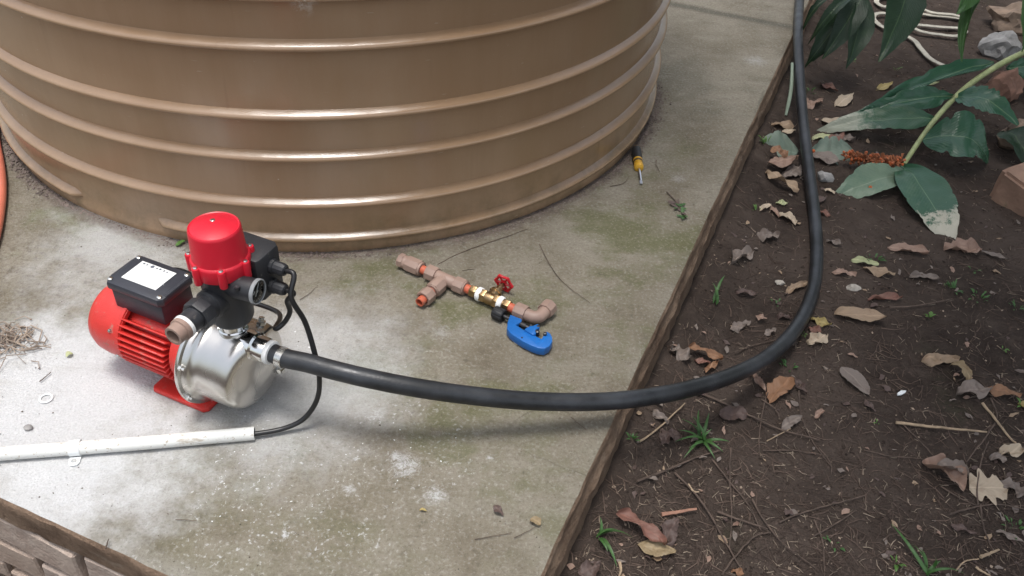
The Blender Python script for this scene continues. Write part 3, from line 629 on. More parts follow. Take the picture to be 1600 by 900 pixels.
to = fit(tee, 'tee', M['brown_plastic'], sharp=50)
for (Mx, a, b) in ((FM, sa-.002, sa+.022), (FM, sb_-.024, sb_), (BR, .018, .046)):
    nn = MB(); hexnut(nn, a, b, .0178, Mx); fit(nn, 'nut', M['brown_plastic'], to)
fit(MB().lathe([(.0100, .0455), (.0150, .0455), (.0150, .049), (.0100, .0495)], 28, BR, 'X'), 'collar', M['brown_plastic'], to, 50)
fit(MB().lathe([(.0100, sb_-.0005), (.0150, sb_-.0005), (.0150, sb_+.003), (.0100, sb_+.0035)], 28, FM, 'X'), 'collar', M['brown_plastic'], to, 50)
bo = MB().tube([BR @ Vector((.044, 0, 0)), BR @ Vector((.093, 0, 0))], .0098, 20, cap=False); bo.tube([BR @ Vector((.093, 0, 0)), BR @ Vector((.06, 0, 0))], .0072, 20, cap=False); bo.lathe([(.0098, .093), (.0072, .093)], 20, BR, 'X')
fit(bo, 'orange_pipe', M['orange_pipe'], sharp=50)
nn = MB(); hexnut(nn, .056, .080, .0175, BR); nn.lathe([(.0135, .079), (.0135, .062), (.009, .062)], 20, BR, 'X'); fit(nn, 'loose_nut', M['brown_plastic'])
# valve
v0, v1 = sx(738, 452), sx(797, 479); vm = (v0+v1)/2
fit(MB().tube([FM @ Vector((sb_-.004, 0, 0)), FM @ Vector((v0+.004, 0, 0))], .0098, 20), 'orange_pipe', M['orange_pipe'], sharp=50)
va = MB(); hexnut(va, v0, v0+.014, .0135, FM, 6); va.lathe([(.0118, v0+.013), (.0118, v1-.013)], 28, FM, 'X'); hexnut(va, v1-.014, v1, .0135, FM, 6)
hexnut(va, vm-.024, vm-.010, .0148, FM, 6); hexnut(va, vm+.010, vm+.024, .0148, FM, 6); va.lathe([(.0125, vm-.012), (.0138, vm), (.0125, vm+.012)], 28, FM, 'X')
vo = fit(va, 'gate_valve', M['brass'])
ST = FM @ Matrix.Translation((vm, 0, 0)) @ Matrix.Rotation(-.10, 4, 'X').inverted() @ Matrix.Rotation(-math.pi/2, 4, 'X')  # Z axis along the stem
bon = MB().lathe([(.0125, .004), (.0120, .018), (.0140, .019), (.0140, .023), (.0085, .026), (.0075, .034), (.0070, .040), (.0042, .041), (.0036, .058), (0, .058)], 20, ST)
fit(bon, 'bonnet', M['brass'], vo, 35)
for (a, b) in ((vm-.030, vm-.022), (vm+.022, vm+.030)):
    fit(MB().lathe([(.0125, a-.002), (.0150, a), (.0153, (a+b)/2), (.0150, b), (.0125, b+.002)], 24, FM, 'X'), 'thread_tape', M['ptfe'], vo, 50)
wh = MB(); NW = 40; ringp = []
for k in range(NW+1):
    t = 2*math.pi*k/NW; rr = .0185+.0016*math.cos(6*t); ringp.append(ST @ Vector((rr*math.cos(t), rr*math.sin(t), .054)))
wh.tube(ringp, .0032, 8, cap=False)
for k in range(6):
    t = 2*math.pi*(k+.0)/6; wh.tube([ST @ Vector((.004*math.cos(t), .004*math.sin(t), .053)), ST @ Vector((.0185*math.cos(t), .0185*math.sin(t), .054))], .0024, 6)
    wh.lathe([(0, -.004), (.0036, -.002), (.0036, .002), (0, .004)], 8, ST @ Matrix.Translation((.0202*math.cos(t), .0202*math.sin(t), .054)))
wh.lathe([(.0065, .050), (.0065, .057), (.004, .058), (.004, .060), (0, .060)], 16, ST)
fit(wh, 'handwheel', M['wheel_red'], vo, 50)
# elbow
e0 = sx(806, 485); eC = sx(838, 499)
fit(MB().tube([FM @ Vector((v1-.004, 0, 0)), FM @ Vector((e0+.006, 0, 0))], .0098, 20), 'orange_pipe', M['orange_pipe'], sharp=50)
el = MB(); pe = [(e0+.02, 0, 0), (eC-.014, 0, 0)]
for k in range(1, 8):
    t = math.radians(90*k/8); pe.append((eC-.014+.016*math.sin(t), .016*(1-math.cos(t)), 0))
pe += [(eC+.002, .020, 0), (eC+.002, .032, 0)]
el.tube([FM @ Vector(p) for p in pe], .0132, 24); eo = fit(el, 'elbow', M['brown_plastic'], sharp=50)
nn = MB(); hexnut(nn, e0-.001, e0+.024, .0178, FM); fit(nn, 'nut', M['brown_plastic'], eo)
EM = FM @ Matrix.Translation((eC+.002, 0, 0)) @ Matrix.Rotation(math.pi/2, 4, 'Z'); nn = MB(); hexnut(nn, .028, .051, .0178, EM, rot=.2); nn.lathe([(.0135, .051), (.0125, .035), (0, .035)], 20, EM, 'X'); fit(nn, 'nut', M['brown_plastic'], eo)

# ------------------------------------------------------------------ pipe cutter
K0 = at(815, 520, 0); cut = empty('pipe_cutter', K0); tag(cut, 'blue metal pipe cutter with black knob lying beside the elbow fitting', 'pipe cutter')
def cpx(x, y, z=.018): p = at(730+x/6.43, 420+y/6.43, z)-K0; return (p.x, p.y)
out = [(432, 472), (405, 545), (398, 612), (430, 655), (480, 692), (560, 742), (640, 782), (710, 808), (775, 816), (825, 790), (855, 740), (852, 695), (832, 660), (800, 642), (768, 655), (762, 690), (744, 716), (690, 690), (600, 645), (490, 578), (545, 545), (548, 518)]
body = MB().prism([cpx(*p) for p in out], .003, .022, .002); cb = recalc(body.build('frame', M['blue'], cut, sharp=40))
sl_ = [(575, 618), (590, 600), (625, 590), (628, 568), (648, 562), (662, 580), (688, 566), (712, 562), (730, 580), (725, 600), (695, 612), (690, 660), (660, 670)]
recalc(MB().prism([cpx(*p, .024) for p in sl_], .006, .0265, .0015).build('slide', M['blue'], cut, sharp=40))
def c3(x, y, z): a = cpx(x, y, z); return Vector((a[0], a[1], z))
kd = (c3(520, 545, .0145)-c3(300, 440, .0145)).normalized(); KM = frame(c3(318, 452, .0145), kd)
kn = MB(); prof = []
def kmod(r, a, t): return (r*(1-.06*(math.cos(t*9) > .45)) if r > .010 else r), a
kn.lathe([(0, -.0125), (.0115, -.0125), (.0138, -.010), (.0142, .0105), (.0125, .0125), (.006, .0125), (.006, .010), (0, .010)], 72, KM, 'X', mod=kmod); kn.build('knob', M['knob'], cut)
MB().tube([KM @ Vector((.010, 0, 0)), KM @ Vector((.085, 0, .001))], .0042, 12).build('screw_shaft', M['dark_steel'], cut)
MB().lathe([(.0058, .048), (.0062, .05), (.0062, .066), (.0058, .067)], 16, KM, 'X').build('thread_sleeve', M['knob'], cut)
for (x, y, r_) in ((705, 640, .0045), (782, 660, .0035), (712, 588, .003), (642, 578, .003)):
    MB().lathe([(r_, -.006), (r_, .004), (r_*.6, .005), (0, .005)], 16, Matrix.Translation(c3(x, y, .0235))).build('roller', M['dark_steel'], cut)
MB().lathe([(.002, 0), (.002, .0006), (0, .0006)], 10, Matrix.Translation(c3(550, 692, .0221))).build('rivet', M['knob'], cut)
recalc(MB().prism([cpx(*p, .004) for p in ((405, 640), (425, 665), (470, 735), (495, 752), (548, 752), (560, 735), (470, 680))], .001, .0029).build('backing_plate', M['cream'], cut))

# ------------------------------------------------------------------ screwdriver
S0, S1 = at(993.5, 231, .0135), at(1002, 287, .006); sdv = empty('screwdriver', at(996, 258, 0)); tag(sdv, 'short yellow and black handled screwdriver lying beside the tank foot', 'screwdriver')
o0 = at(996, 258, 0); SM = frame(S0-o0, S1-S0); Ls = (S1-S0).length; hl = Ls*.60
def sd_lathe(prof, name, mat, seg=24): return MB().lathe(prof, seg, SM, 'X').build(name, mat, sdv)
sd_lathe([(0, 0), (.009, .001), (.0118, .005), (.012, .007)], 'end_cap', M['yellow'])
sd_lathe([(.0121, .006), (.0128, .012), (.0128, hl*.50), (.0120, hl*.58), (.0115, hl*.62)], 'grip', M['knob'])
sd_lathe([(.0114, hl*.57), (.0123, hl*.59), (.0120, hl*.63), (.0112, hl*.67), (.0112, hl*.74), (.0105, hl*.77)], 'handle', M['yellow'])
for k in range(3): sd_lathe([(.0114+.0002, hl*(.60+k*.045)), (.0119, hl*(.61+k*.045)), (.0119, hl*(.625+k*.045)), (.0114, hl*(.635+k*.045))], 'grip_band', M['knob'])
sd_lathe([(.0095, hl*.75), (.0095, hl*.79), (.0122, hl*.82), (.0128, hl*.90), (.0115, hl*.97), (.006, hl), (.0035, hl)], 'bolster', M['yellow'])
sh = MB().tube([SM @ Vector((hl*.97, 0, 0)), SM @ Vector((Ls*.93, 0, 0))], .0036, 6); sh.box((Ls*.965, 0, 0), (Ls*.07, .007, .0016), 0, SM); sh.build('shaft', M['steel'], sdv, sharp=25)

# ------------------------------------------------------------------ leaves
def leaf_mb(L, W, shape='oval', arch=0, fold=0, wave=0, curl=0, seed=0, nx_=22, ny=6, twist=0, tear=.35):
    r_ = random.Random(seed); ph = r_.uniform(0, 6); mb = MB(); V = []
    for i in range(nx_+1):
        t = i/nx_
        if shape == 'oval': w_ = math.sin(math.pi*min(1, t**.85))**.75
        elif shape == 'lance': w_ = math.sin(math.pi*t**.8)**.9*(1-.25*t)*(1+.03*math.sin(t*31+ph))
        elif shape == 'blade': w_ = (1-t**2.2)*min(1, t*6+.35)
        elif shape == 'round': w_ = math.sin(math.pi*t)**.5
        elif shape == 'scallop': w_ = math.sin(math.pi*t**.9)**.7*(1+.09*math.sin(t*21+ph)+.05*math.sin(t*37+ph))
        elif shape == 'lobed': w_ = math.sin(math.pi*t**.85)**.6*(1+.30*math.sin(t*19+ph))
        elif shape == 'strip': w_ = min(1, t*7, (1-t)*5)**.6*(1+.15*math.sin(t*14+ph))
        w_ *= 1-tear*(max(0, nz(t*11, 0, 1, seed+2)-.1)+max(0, nz(t*23, 0, 1, seed+6)-.25))
        if i in (0, nx_): w_ = max(w_*.2, .04)
        for j in range(ny+1):
            s = (j/ny)*2-1; y = s*w_*W/2
            z = abs(y)*fold + arch*4*t*(1-t) + wave*.5*(abs(s)**1.5)*math.sin(t*8.5+ph+(2.1 if s > 0 else 0)) + curl*(t**3) + wave*1.0*nz(t*3, s*1.2, 1.1, seed) + wave*.5*nz(t*7, s*2.5, 1.1, seed+3)
            ya = y+wave*.35*math.sin(t*6+ph); ang = twist*t
            V.append(Vector((t*L, ya*math.cos(ang)-z*math.sin(ang), z*math.cos(ang)+ya*math.sin(ang))))
    mb.add(V, [(i*(ny+1)+j, (i+1)*(ny+1)+j, (i+1)*(ny+1)+j+1, i*(ny+1)+j+1) for i in range(nx_) for j in range(ny)])
    return mb
def place_leaf(name, b, t, W, mat, shape='oval', roll=0, parent=None, ploc=None, up=(0, 0, 1), **k):
    L = (t-b).length; mb = leaf_mb(L, W, shape, **k); o = mb.build(name, mat, parent, sharp=180)
    m = frame(b-(ploc or Vector()), t-b, up) @ Matrix.Rotation(roll, 4, 'X'); o.matrix_basis = m; return o
def dead(x0, y0, x1, y1, wpx, col, shape, label, lift=.004, wave=.006, fold=.15, arch=.004, curl=.006, roll=0, twist=0, slabz=None, cat='leaf', group='fallen leaves on the soil'):
    if slabz is None: b, t = gp(x0, y0, lift, False), gp(x1, y1, lift, False)
    else: b, t = at(x0, y0, slabz), at(x1, y1, slabz)
    sc = ((b+t)/2-camo.location).length/FPX*1.12
    sd_ = int(x0*7+y0*3)
    o = place_leaf('fallen_leaf', b, t, wpx*sc*1.1, LM[col], shape, roll=roll, wave=wave*1.0, fold=fold, arch=arch, curl=curl, seed=sd_, twist=twist)
    return tag(o, label, cat, group)
D = dead
D(1303, 490, 1382, 500, 27, 'tan', 'oval', 'broad tan fallen leaf with one curled end outside the hose bend', curl=.012, wave=.008)
D(1315, 573, 1357, 619, 24, 'grey', 'oval', 'flat grey-brown oval leaf with a pointed tip on bare soil', wave=.003)
D(1201, 629, 1234, 592, 24, 'orange', 'scallop', 'glossy orange-brown curled leaf just outside the hose bend', wave=.010, fold=.5)
D(1123, 648, 1167, 650, 26, 'dark', 'round', 'dark purple-brown rounded leaf beside the grass tuft', wave=.008)
D(1220, 668, 1251, 655, 14, 'grey', 'oval', 'small grey leaf lying against a long bent twig')
D(1240, 592, 1259, 616, 12, 'dark', 'scallop', 'shrivelled grey-brown leaf beside the orange-brown curled leaf', wave=.012)
D(1386, 386, 1450, 397, 17, 'pink', 'scallop', 'long pinkish tan leaf just past the white-blotched green leaf', wave=.010)
D(1474, 388, 1532, 392, 24, 'pink', 'lobed', 'crumpled pinkish leaf next to the white-blotched leaf tip', wave=.016, fold=.3)
D(1533, 393, 1576, 408, 9, 'grey', 'lance', 'narrow brown leaf pointing away from the crumpled pinkish leaf')
D(1421, 430, 1466, 438, 12, 'grey', 'scallop', 'small grey-brown wavy leaf on open soil', wave=.009)
D(1355, 468, 1408, 466, 10, 'red', 'scallop', 'slim reddish leaf with a zigzag edge', wave=.010)
D(1348, 420, 1398, 431, 15, 'tan', 'scallop', 'yellowish tan leaf beside a patch of green weeds', wave=.010)
D(1330, 405, 1372, 416, 12, 'palegreen', 'oval', 'yellow-green leaf piece touching the yellowish tan leaf')
D(1440, 562, 1497, 566, 19, 'tan', 'oval', 'tan-orange leaf with a dark spot at its end', wave=.010, fold=.25)
D(1487, 570, 1514, 601, 12, 'olive', 'strip', 'narrow curved brown leaf hanging off the tan-orange leaf', wave=.010, arch=.02)
D(1494, 615, 1545, 609, 20, 'grey', 'scallop', 'greyish purple wavy leaf with a shadowed underside', wave=.014, lift=.014, fold=.2)
D(1540, 606, 1594, 622, 18, 'orange', 'oval', 'dark orange-brown leaf joined to the greyish purple wavy leaf', wave=.008, lift=.012)
D(1590, 632, 1622, 640, 14, 'yellow', 'oval', 'yellowish leaf half under the dark orange-brown leaf')
D(1443, 719, 1507, 767, 22, 'pink', 'strip', 'long rolled tan-pink leaf with a dark hollow', wave=.012, fold=.9, lift=.006)
D(1465, 723, 1512, 744, 18, 'grey', 'oval', 'grey-brown leaf leaning on the long rolled tan-pink leaf', wave=.012, lift=.02, fold=.5)
D(1514, 762, 1572, 766, 40, 'pale', 'lobed', 'pale beige oak-like leaf with deep lobes', wave=.005, fold=.05)
D(1562, 752, 1600, 776, 20, 'grey', 'lobed', 'ragged grey-brown leaf beside the pale beige oak-like leaf', wave=.012)
D(1546, 712, 1572, 722, 14, 'grey', 'oval', 'small grey leaf next to a pale folded leaf', wave=.008)
D(1560, 714, 1598, 703, 14, 'pale', 'oval', 'pale folded leaf at the end of a dry stalk', wave=.012, fold=.8)
D(964, 800, 1040, 850, 17, 'red', 'strip', 'long reddish brown wavy leaf near the slab corner', wave=.012, lift=.014, fold=.3)
D(1036, 852, 1058, 812, 22, 'dark', 'oval', 'dull dark brown leaf joined to the long reddish wavy leaf', wave=.012)
D(996, 852, 1055, 866, 23, 'olive', 'oval', 'yellowish olive leaf lying under the long reddish wavy leaf', wave=.005)
D(905, 898, 938, 884, 22, 'dark', 'oval', 'dark withered leaf close to the slab corner', wave=.008)
D(1141, 407, 1173, 398, 17, 'grey', 'lobed', 'silvery grey curled leaf lying near the slab side', wave=.014, fold=.5)
D(1182, 366, 1216, 372, 20, 'grey', 'lobed', 'brown three-pointed leaf between slab and hose', wave=.012)
D(1219, 331, 1243, 352, 17, 'pale', 'oval', 'pale leaf with a yellowish end between slab and hose', wave=.010)
D(1186, 328, 1203, 322, 9, 'pale', 'oval', 'tiny whitish leaf beside a pale green leaf scrap')
D(1212, 318, 1230, 320, 8, 'palegreen', 'oval', 'tiny pale green leaf scrap near the hose')
D(1205, 322, 1216, 341, 8, 'pink', 'scallop', 'tiny pinkish leaf scrap near the hose')
D(1226, 457, 1260, 444, 11, 'tan', 'scallop', 'small tan leaf touching the inner side of the hose curve', wave=.008)
D(1300, 424, 1337, 432, 10, 'pink', 'scallop', 'small pinkish wavy leaf near a white pebble', wave=.008)
D(1266, 500, 1298, 510, 12, 'yellow', 'oval', 'yellow-orange leaf tucked against the hose bend', wave=.010)
D(1262, 513, 1282, 522, 14, 'red', 'round', 'dark reddish leaf under the yellow-orange leaf', wave=.008)
D(1264, 538, 1291, 526, 16, 'pale', 'lobed', 'pale greyish leaf fragment beside the yellow-orange leaf', wave=.010)
D(1075, 541, 1127, 562, 12, 'orange', 'strip', 'reddish orange leaf on the litter pile by the slab', wave=.010, lift=.012)
D(1102, 583, 1119, 566, 9, 'orange', 'oval', 'small orange leaf curled beside the hose', wave=.008)
D(1046, 548, 1079, 560, 20, 'grey', 'lobed', 'greyish torn leaf lying against the slab side', wave=.014)
D(1085, 563, 1108, 570, 8, 'red', 'oval', 'small dull red leaf in the litter pile by the slab')
D(1170, 583, 1195, 614, 9, 'pink', 'strip', 'rolled tan bark-like leaf poking out under the hose', fold=1.0)
D(1206, 230, 1228, 247, 20, 'orange', 'oval', 'orange-brown leaf on the heap between slab and hose', wave=.012, lift=.03)
D(1201, 256, 1248, 249, 18, 'pink', 'scallop', 'pinkish brown leaf heaped beside the hose', wave=.016, lift=.02)
D(1198, 267, 1247, 300, 11, 'tan', 'strip', 'wavy tan leaf strip lying beside the hose', wave=.016, lift=.012)
D(1226, 280, 1249, 262, 18, 'grey', 'oval', 'dull brown leaf next to the wavy tan strip', wave=.012)
D(1204, 195, 1241, 199, 13, 'tan', 'oval', 'golden tan leaf lying between slab and upper hose', wave=.012)
D(1222, 207, 1243, 206, 9, 'pale', 'oval', 'greyish pale leaf beside the golden tan leaf')
D(1268, 217, 1297, 213, 11, 'palegreen', 'oval', 'pale yellow-green leaf next to a loose orange berry')
D(1290, 224, 1320, 212, 15, 'red', 'oval', 'reddish brown leaf next to the pale yellow-green leaf', wave=.012, lift=.012)
D(1302, 214, 1335, 220, 12, 'grey', 'lobed', 'crumpled grey leaf behind the reddish brown leaf', wave=.014)
D(1368, 142, 1395, 131, 10, 'yellow', 'oval', 'single yellow leaf lying on bare soil')
D(1306, 166, 1334, 148, 17, 'pale', 'lance', 'pale tan triangular leaf on the soil', wave=.008)
D(1416, 134, 1466, 131, 10, 'palegreen', 'lance', 'long pale green leaf on soil behind the ginger stalk')
D(1279, 130, 1308, 144, 13, 'red', 'oval', 'reddish leaf beneath the dark green overhanging leaves', wave=.010)
D(1254, 166, 1285, 160, 13, 'pink', 'lobed', 'pinkish leaf close to the upper hose', wave=.012)
D(1282, 188, 1344, 206, 22, 'pale', 'lobed', 'whitish dried leaf lying beside the long green leaf', wave=.010)
D(1262, 240, 1312, 256, 26, 'grey', 'oval', 'broad grey withered leaf at the end of the orange seed head', wave=.010)
D(1264, 318, 1290, 310, 10, 'dark', 'oval', 'small dark leaf against the garden side of the hose')
D(1280, 330, 1296, 340, 9, 'red', 'oval', 'small reddish scrap on the garden side of the hose')
D(1288, 295, 1304, 304, 8, 'pale', 'oval', 'small pale leaf beside the small grey stone')
D(1290, 377, 1316, 384, 9, 'grey', 'oval', 'grey leaf edge beside the hose curve', wave=.008)
D(1228, 528, 1246, 540, 12, 'grey', 'lobed', 'brittle grey scrap just inside the hose bend', wave=.010)
D(1140, 514, 1172, 508, 13, 'grey', 'lobed', 'ragged brownish scrap on soil inside the hose curve', wave=.012)
D(1180, 494, 1197, 501, 10, 'pink', 'oval', 'small pinkish scrap inside the hose curve')
D(1194, 522, 1212, 518, 9, 'grey', 'lobed', 'small grey scrap inside the hose bend')
D(1214, 492, 1236, 500, 9, 'dark', 'oval', 'dark scrap inside the hose bend', wave=.008)
D(1150, 455, 1180, 463, 8, 'dark', 'strip', 'dark strip of leaf inside the hose curve')
D(1020, 640, 1042, 664, 13, 'grey', 'oval', 'grey leaf half under the hose by the slab edge', wave=.010)
D(1030, 690, 1060, 680, 20, 'dark', 'lobed', 'dark crumpled leaf beside the grass tuft near the slab', wave=.014)
D(1085, 610, 1104, 622, 10, 'dark', 'oval', 'dark leaf scrap almost touching the hose near the grass tuft')
D(1272, 652, 1286, 645, 8, 'pink', 'oval', 'tiny pinkish scrap on bare dark soil')
D(1486, 820, 1523, 838, 9, 'dark', 'lance', 'slender dark leaf on soil near the grass blades')
D(1556, 830, 1600, 850, 10, 'grey', 'lance', 'thin grey leaf beside the dull green weeds')
D(1356, 545, 1372, 575, 9, 'dark', 'oval', 'small dark leaf beside the grey-brown oval leaf') if False else None
D(1350, 625, 1366, 645, 9, 'dark', 'oval', 'small dark leaf at the tip of the grey-brown oval leaf')
D(1142, 893, 1162, 899, 9, 'orange', 'round', 'rounded orange leaf near the end of an arched twig')
D(771, 790, 786, 806, 10, 'dark', 'oval', 'small dark brown leaf lying on bare concrete', slabz=.004, group='leaves on the slab', wave=.003, curl=.001)
D(829, 811, 845, 820, 12, 'olive', 'round', 'small green-brown leaf lying on the concrete', slabz=.004, group='leaves on the slab', wave=.003, curl=.001)
D(655, 797, 667, 799, 4, 'yellow', 'oval', 'tiny yellow leaf bit on the concrete', slabz=.003, group='leaves on the slab', wave=.001, curl=0)
D(103, 557, 114, 552, 8, 'palegreen', 'oval', 'tiny yellow-green leaf beside the brown root litter', slabz=.003, group='leaves on the slab', wave=.001, curl=0)
D(274, 384, 290, 379, 7, 'bright', 'oval', 'tiny bright green leaf at the tank foot behind the pump', slabz=.004, group='leaves on the slab', wave=.002)
c = tag(MB().prism([(-.014, -.003), (-.004, -.005), (.012, -.003), (.017, .001), (.004, .005), (-.010, .002)], 0, .004, .001).build('white_chip', M['white_ring'], loc=gp(1407, 615, .002)), 'bright white chip lying on the dark soil', 'chip')
c.rotation_euler = (0.1, .1, .5)

# ------------------------------------------------------------------ fallen ginger stalk
def P3(px, py, l): return gp(px, py, l, False)
gs = P3(1410, 258, 0); ging = empty('ginger_stalk', gs); tag(ging, 'fallen green ginger stalk with broad leaves and an orange seed head', 'plant')
stem_pts = [P3(1640, 62, .10), P3(1600, 82, .10), P3(1560, 102, .10), P3(1510, 136, .09), P3(1470, 176, .075), P3(1440, 215, .055), P3(1412, 257, .03)]
sp_ = spline(stem_pts, 6); MB().tube([p-gs for p in sp_], [.0115-.0045*i/(len(sp_)-1) for i in range(len(sp_))], 12).build('stem', M['stalk'], ging)
def GL(b, t, W, mat, **k): return place_leaf('leaf', b, t, W, LM[mat], k.pop('shape', 'lance'), parent=ging, ploc=gs, nx_=40, ny=8, tear=.5, curl=k.pop('curl', -.03), up=k.pop('up', (-.1, -.55, .8)), **k)
GL(P3(1552, 98, .10), P3(1338, 182, .045), .085, 'ginger', fold=.5, wave=.012, arch=.03, seed=1, roll=.35)
GL(P3(1490, 150, .085), P3(1325, 182, .03), .09, 'ginger', fold=.25, wave=.012, arch=.03, seed=2, roll=.1)
GL(P3(1462, 186, .07), P3(1268, 200, .012), .10, 'ginger_dry', fold=.18, wave=.010, arch=.02, seed=3, roll=.15)
GL(P3(1488, 152, .08), P3(1598, 192, .085), .115, 'ginger', fold=.2, wave=.010, arch=.04, seed=4, roll=-.1)
GL(P3(1442, 218, .06), P3(1552, 246, .03), .17, 'ginger', shape='oval', fold=.2, wave=.012, arch=.06, seed=5, roll=-.15)
GL(P3(1410, 258, .035), P3(1492, 378, .012), .135, 'ginger_spot', shape='oval', fold=.12, wave=.008, arch=.02, seed=6)
GL(P3(1413, 270, .03), P3(1303, 304, .01), .10, 'ginger_under', shape='oval', fold=.35, wave=.010, arch=.01, seed=7, roll=.1)
GL(P3(1572, 106, .075), P3(1650, 124, .06), .10, 'ginger', fold=.2, wave=.012, arch=.04, seed=9, roll=0)
GL(P3(1570, 205, .05), P3(1612, 262, .015), .12, 'ginger_shaded', fold=.3, wave=.012, arch=.03, seed=10)
GL(P3(1246, 238, .01), P3(1180, 226, .006), .11, 'ginger_grey', shape='oval', fold=.1, wave=.012, seed=12)
GL(P3(1336, 240, .012), P3(1262, 240, .008), .11, 'ginger_grey', shape='oval', fold=.1, wave=.014, seed=13)
h0, h1 = P3(1408, 256, .045), P3(1318, 243, .035)
sh_ = MB(); fr_ = MB()
sh_.tube([h0-gs, (h0+h1)/2-gs, h1-gs], [.006, .005, .003], 8)
for i in range(170):
    t = RN.random(); p = h0.lerp(h1, t)-gs; a = RN.uniform(0, 6.28); r_ = .015*(1-.4*t)
    d_ = Vector((RN.uniform(-.6, .3), math.cos(a), math.sin(a)*.8+.25)).normalized(); e = p+d_*r_*RN.uniform(1.0, 2.1)
    sh_.tube([p, e, e+Vector((RN.uniform(-.004, .004), RN.uniform(-.004, .004), .003))], [.0028, .0036, .0006], 5)
    if RN.random() < .3: fr_.lathe([(0, -.004), (.003, -.003), (.0042, 0), (.003, .003), (0, .004)], 7, Matrix.Translation(e))
sh_.build('seed_head', M['bract'], ging); fr_.build('seed', M['fruit'], ging)
for (x, y) in ((1271, 236), (1360, 293)):
    o = MB().lathe([(0, -.005), (.004, -.004), (.0062, 0), (.004, .004), (0, .005)], 12).build('orange_berry', M['fruit'], loc=P3(x, y, .008+(.016 if x > 1300 else .012))); o.rotation_euler = (0, 1.3, .4)
    tag(o, 'loose orange berry lying on a grey withered leaf' if x < 1300 else 'loose orange berry lying on the folded pale green leaf', 'berry', 'orange berries')

# ------------------------------------------------------------------ standing ginger plants whose leaves hang into view from above
def ginger_plant(label, root, tip, leaves, bend=.6):
    e = empty('ginger_plant', root); tag(e, label, 'plant', 'ginger plants over the soil')
    top = root.lerp(tip, bend); top.z = tip.z+.25
    st = spline([root, root.lerp(top, .5)+Vector((0, 0, .2)), top, tip], 8); MB().tube([p-root for p in st], [.013-.008*i/(len(st)-1) for i in range(len(st))], 10).build('stem', M['stalk'], e)
    for i, (b, t, W, roll, kw) in enumerate(leaves):
        place_leaf('leaf', b, t, W, LM[kw.pop('mat', 'ginger_shaded')], 'lance', roll=roll, parent=e, ploc=root, up=kw.pop('up', (0, -1, .3)), nx_=18, ny=8, seed=30+i, **kw)
    return e
def R3(px, py, t): d = ray(px, py); return Vector((0, 0, H))+d*t        # a point t metres of depth along a view ray
ginger_plant('dark green ginger plant drooping beside the upper black hose', Vector((1.72, 4.35, gz(1.72, 4.35))), R3(1345, -20, 2.95), [
    (R3(1352, -14, 2.95), R3(1285, 92, 2.95), .10, .2, dict(arch=.02, wave=.008, fold=.3)),
    (R3(1346, -10, 2.98), R3(1322, 108, 2.95), .115, -.3, dict(arch=.02, wave=.008, fold=.3)),
    (R3(1340, -8, 3.0), R3(1258, 104, 3.0), .11, .3, dict(arch=.05, wave=.010, fold=.3)),
    (R3(1335, -6, 2.92), R3(1262, 70, 2.95), .045, .6, dict(arch=.06, wave=.006, fold=.5)),
    (R3(1330, -12, 3.0), R3(1268, 96, 3.0), .09, -.1, dict(arch=.03, wave=.010, fold=.3)),
    (R3(1318, -10, 3.0), R3(1250, 60, 3.05), .03, .8, dict(arch=.07, wave=.005, fold=.5))])
ginger_plant('ginger plant with one broad dark leaf hanging above the pale strap', Vector((2.35, 4.4, gz(2.35, 4.4))), R3(1440, -60, 2.5), [
    (R3(1424, -42, 2.5), R3(1374, 96, 2.35), .135, .1, dict(arch=.02, wave=.006, fold=.2)),
    (R3(1445, -60, 2.5), R3(1520, -20, 2.4), .10, .1, dict(arch=.02, wave=.006, fold=.2))])
ginger_plant('ginger plant with narrow lighter leaves hanging over the rocks', Vector((2.95, 4.3, gz(2.95, 4.3))), R3(1530, -50, 2.4), [
    (R3(1528, -46, 2.4), R3(1496, 22, 2.3), .085, .1, dict(arch=.01, wave=.006, fold=.2, mat='grass')),
    (R3(1535, -40, 2.4), R3(1503, 96, 2.35), .05, .9, dict(arch=.03, wave=.012, fold=.5, mat='grass')),
    (R3(1625, -40, 2.3), R3(1597, 80, 2.25), .085, .1, dict(arch=.01, wave=.006, fold=.2, mat='grass'))])
sk = spline([gp(1238, 98, .11), gp(1236, 140, .06), gp(1228, 180, .004)], 5); tag(MB().tube([p-sk[-1] for p in sk], [.005, .005, .005, .006, .006, .006, .006, .006, .006, .005, .004][:len(sk)], 8).build('plant_stalk', M['stalk_grey'], loc=sk[-1]), 'pale grey-green stalk leaning between the slab side and hose', 'stalk')

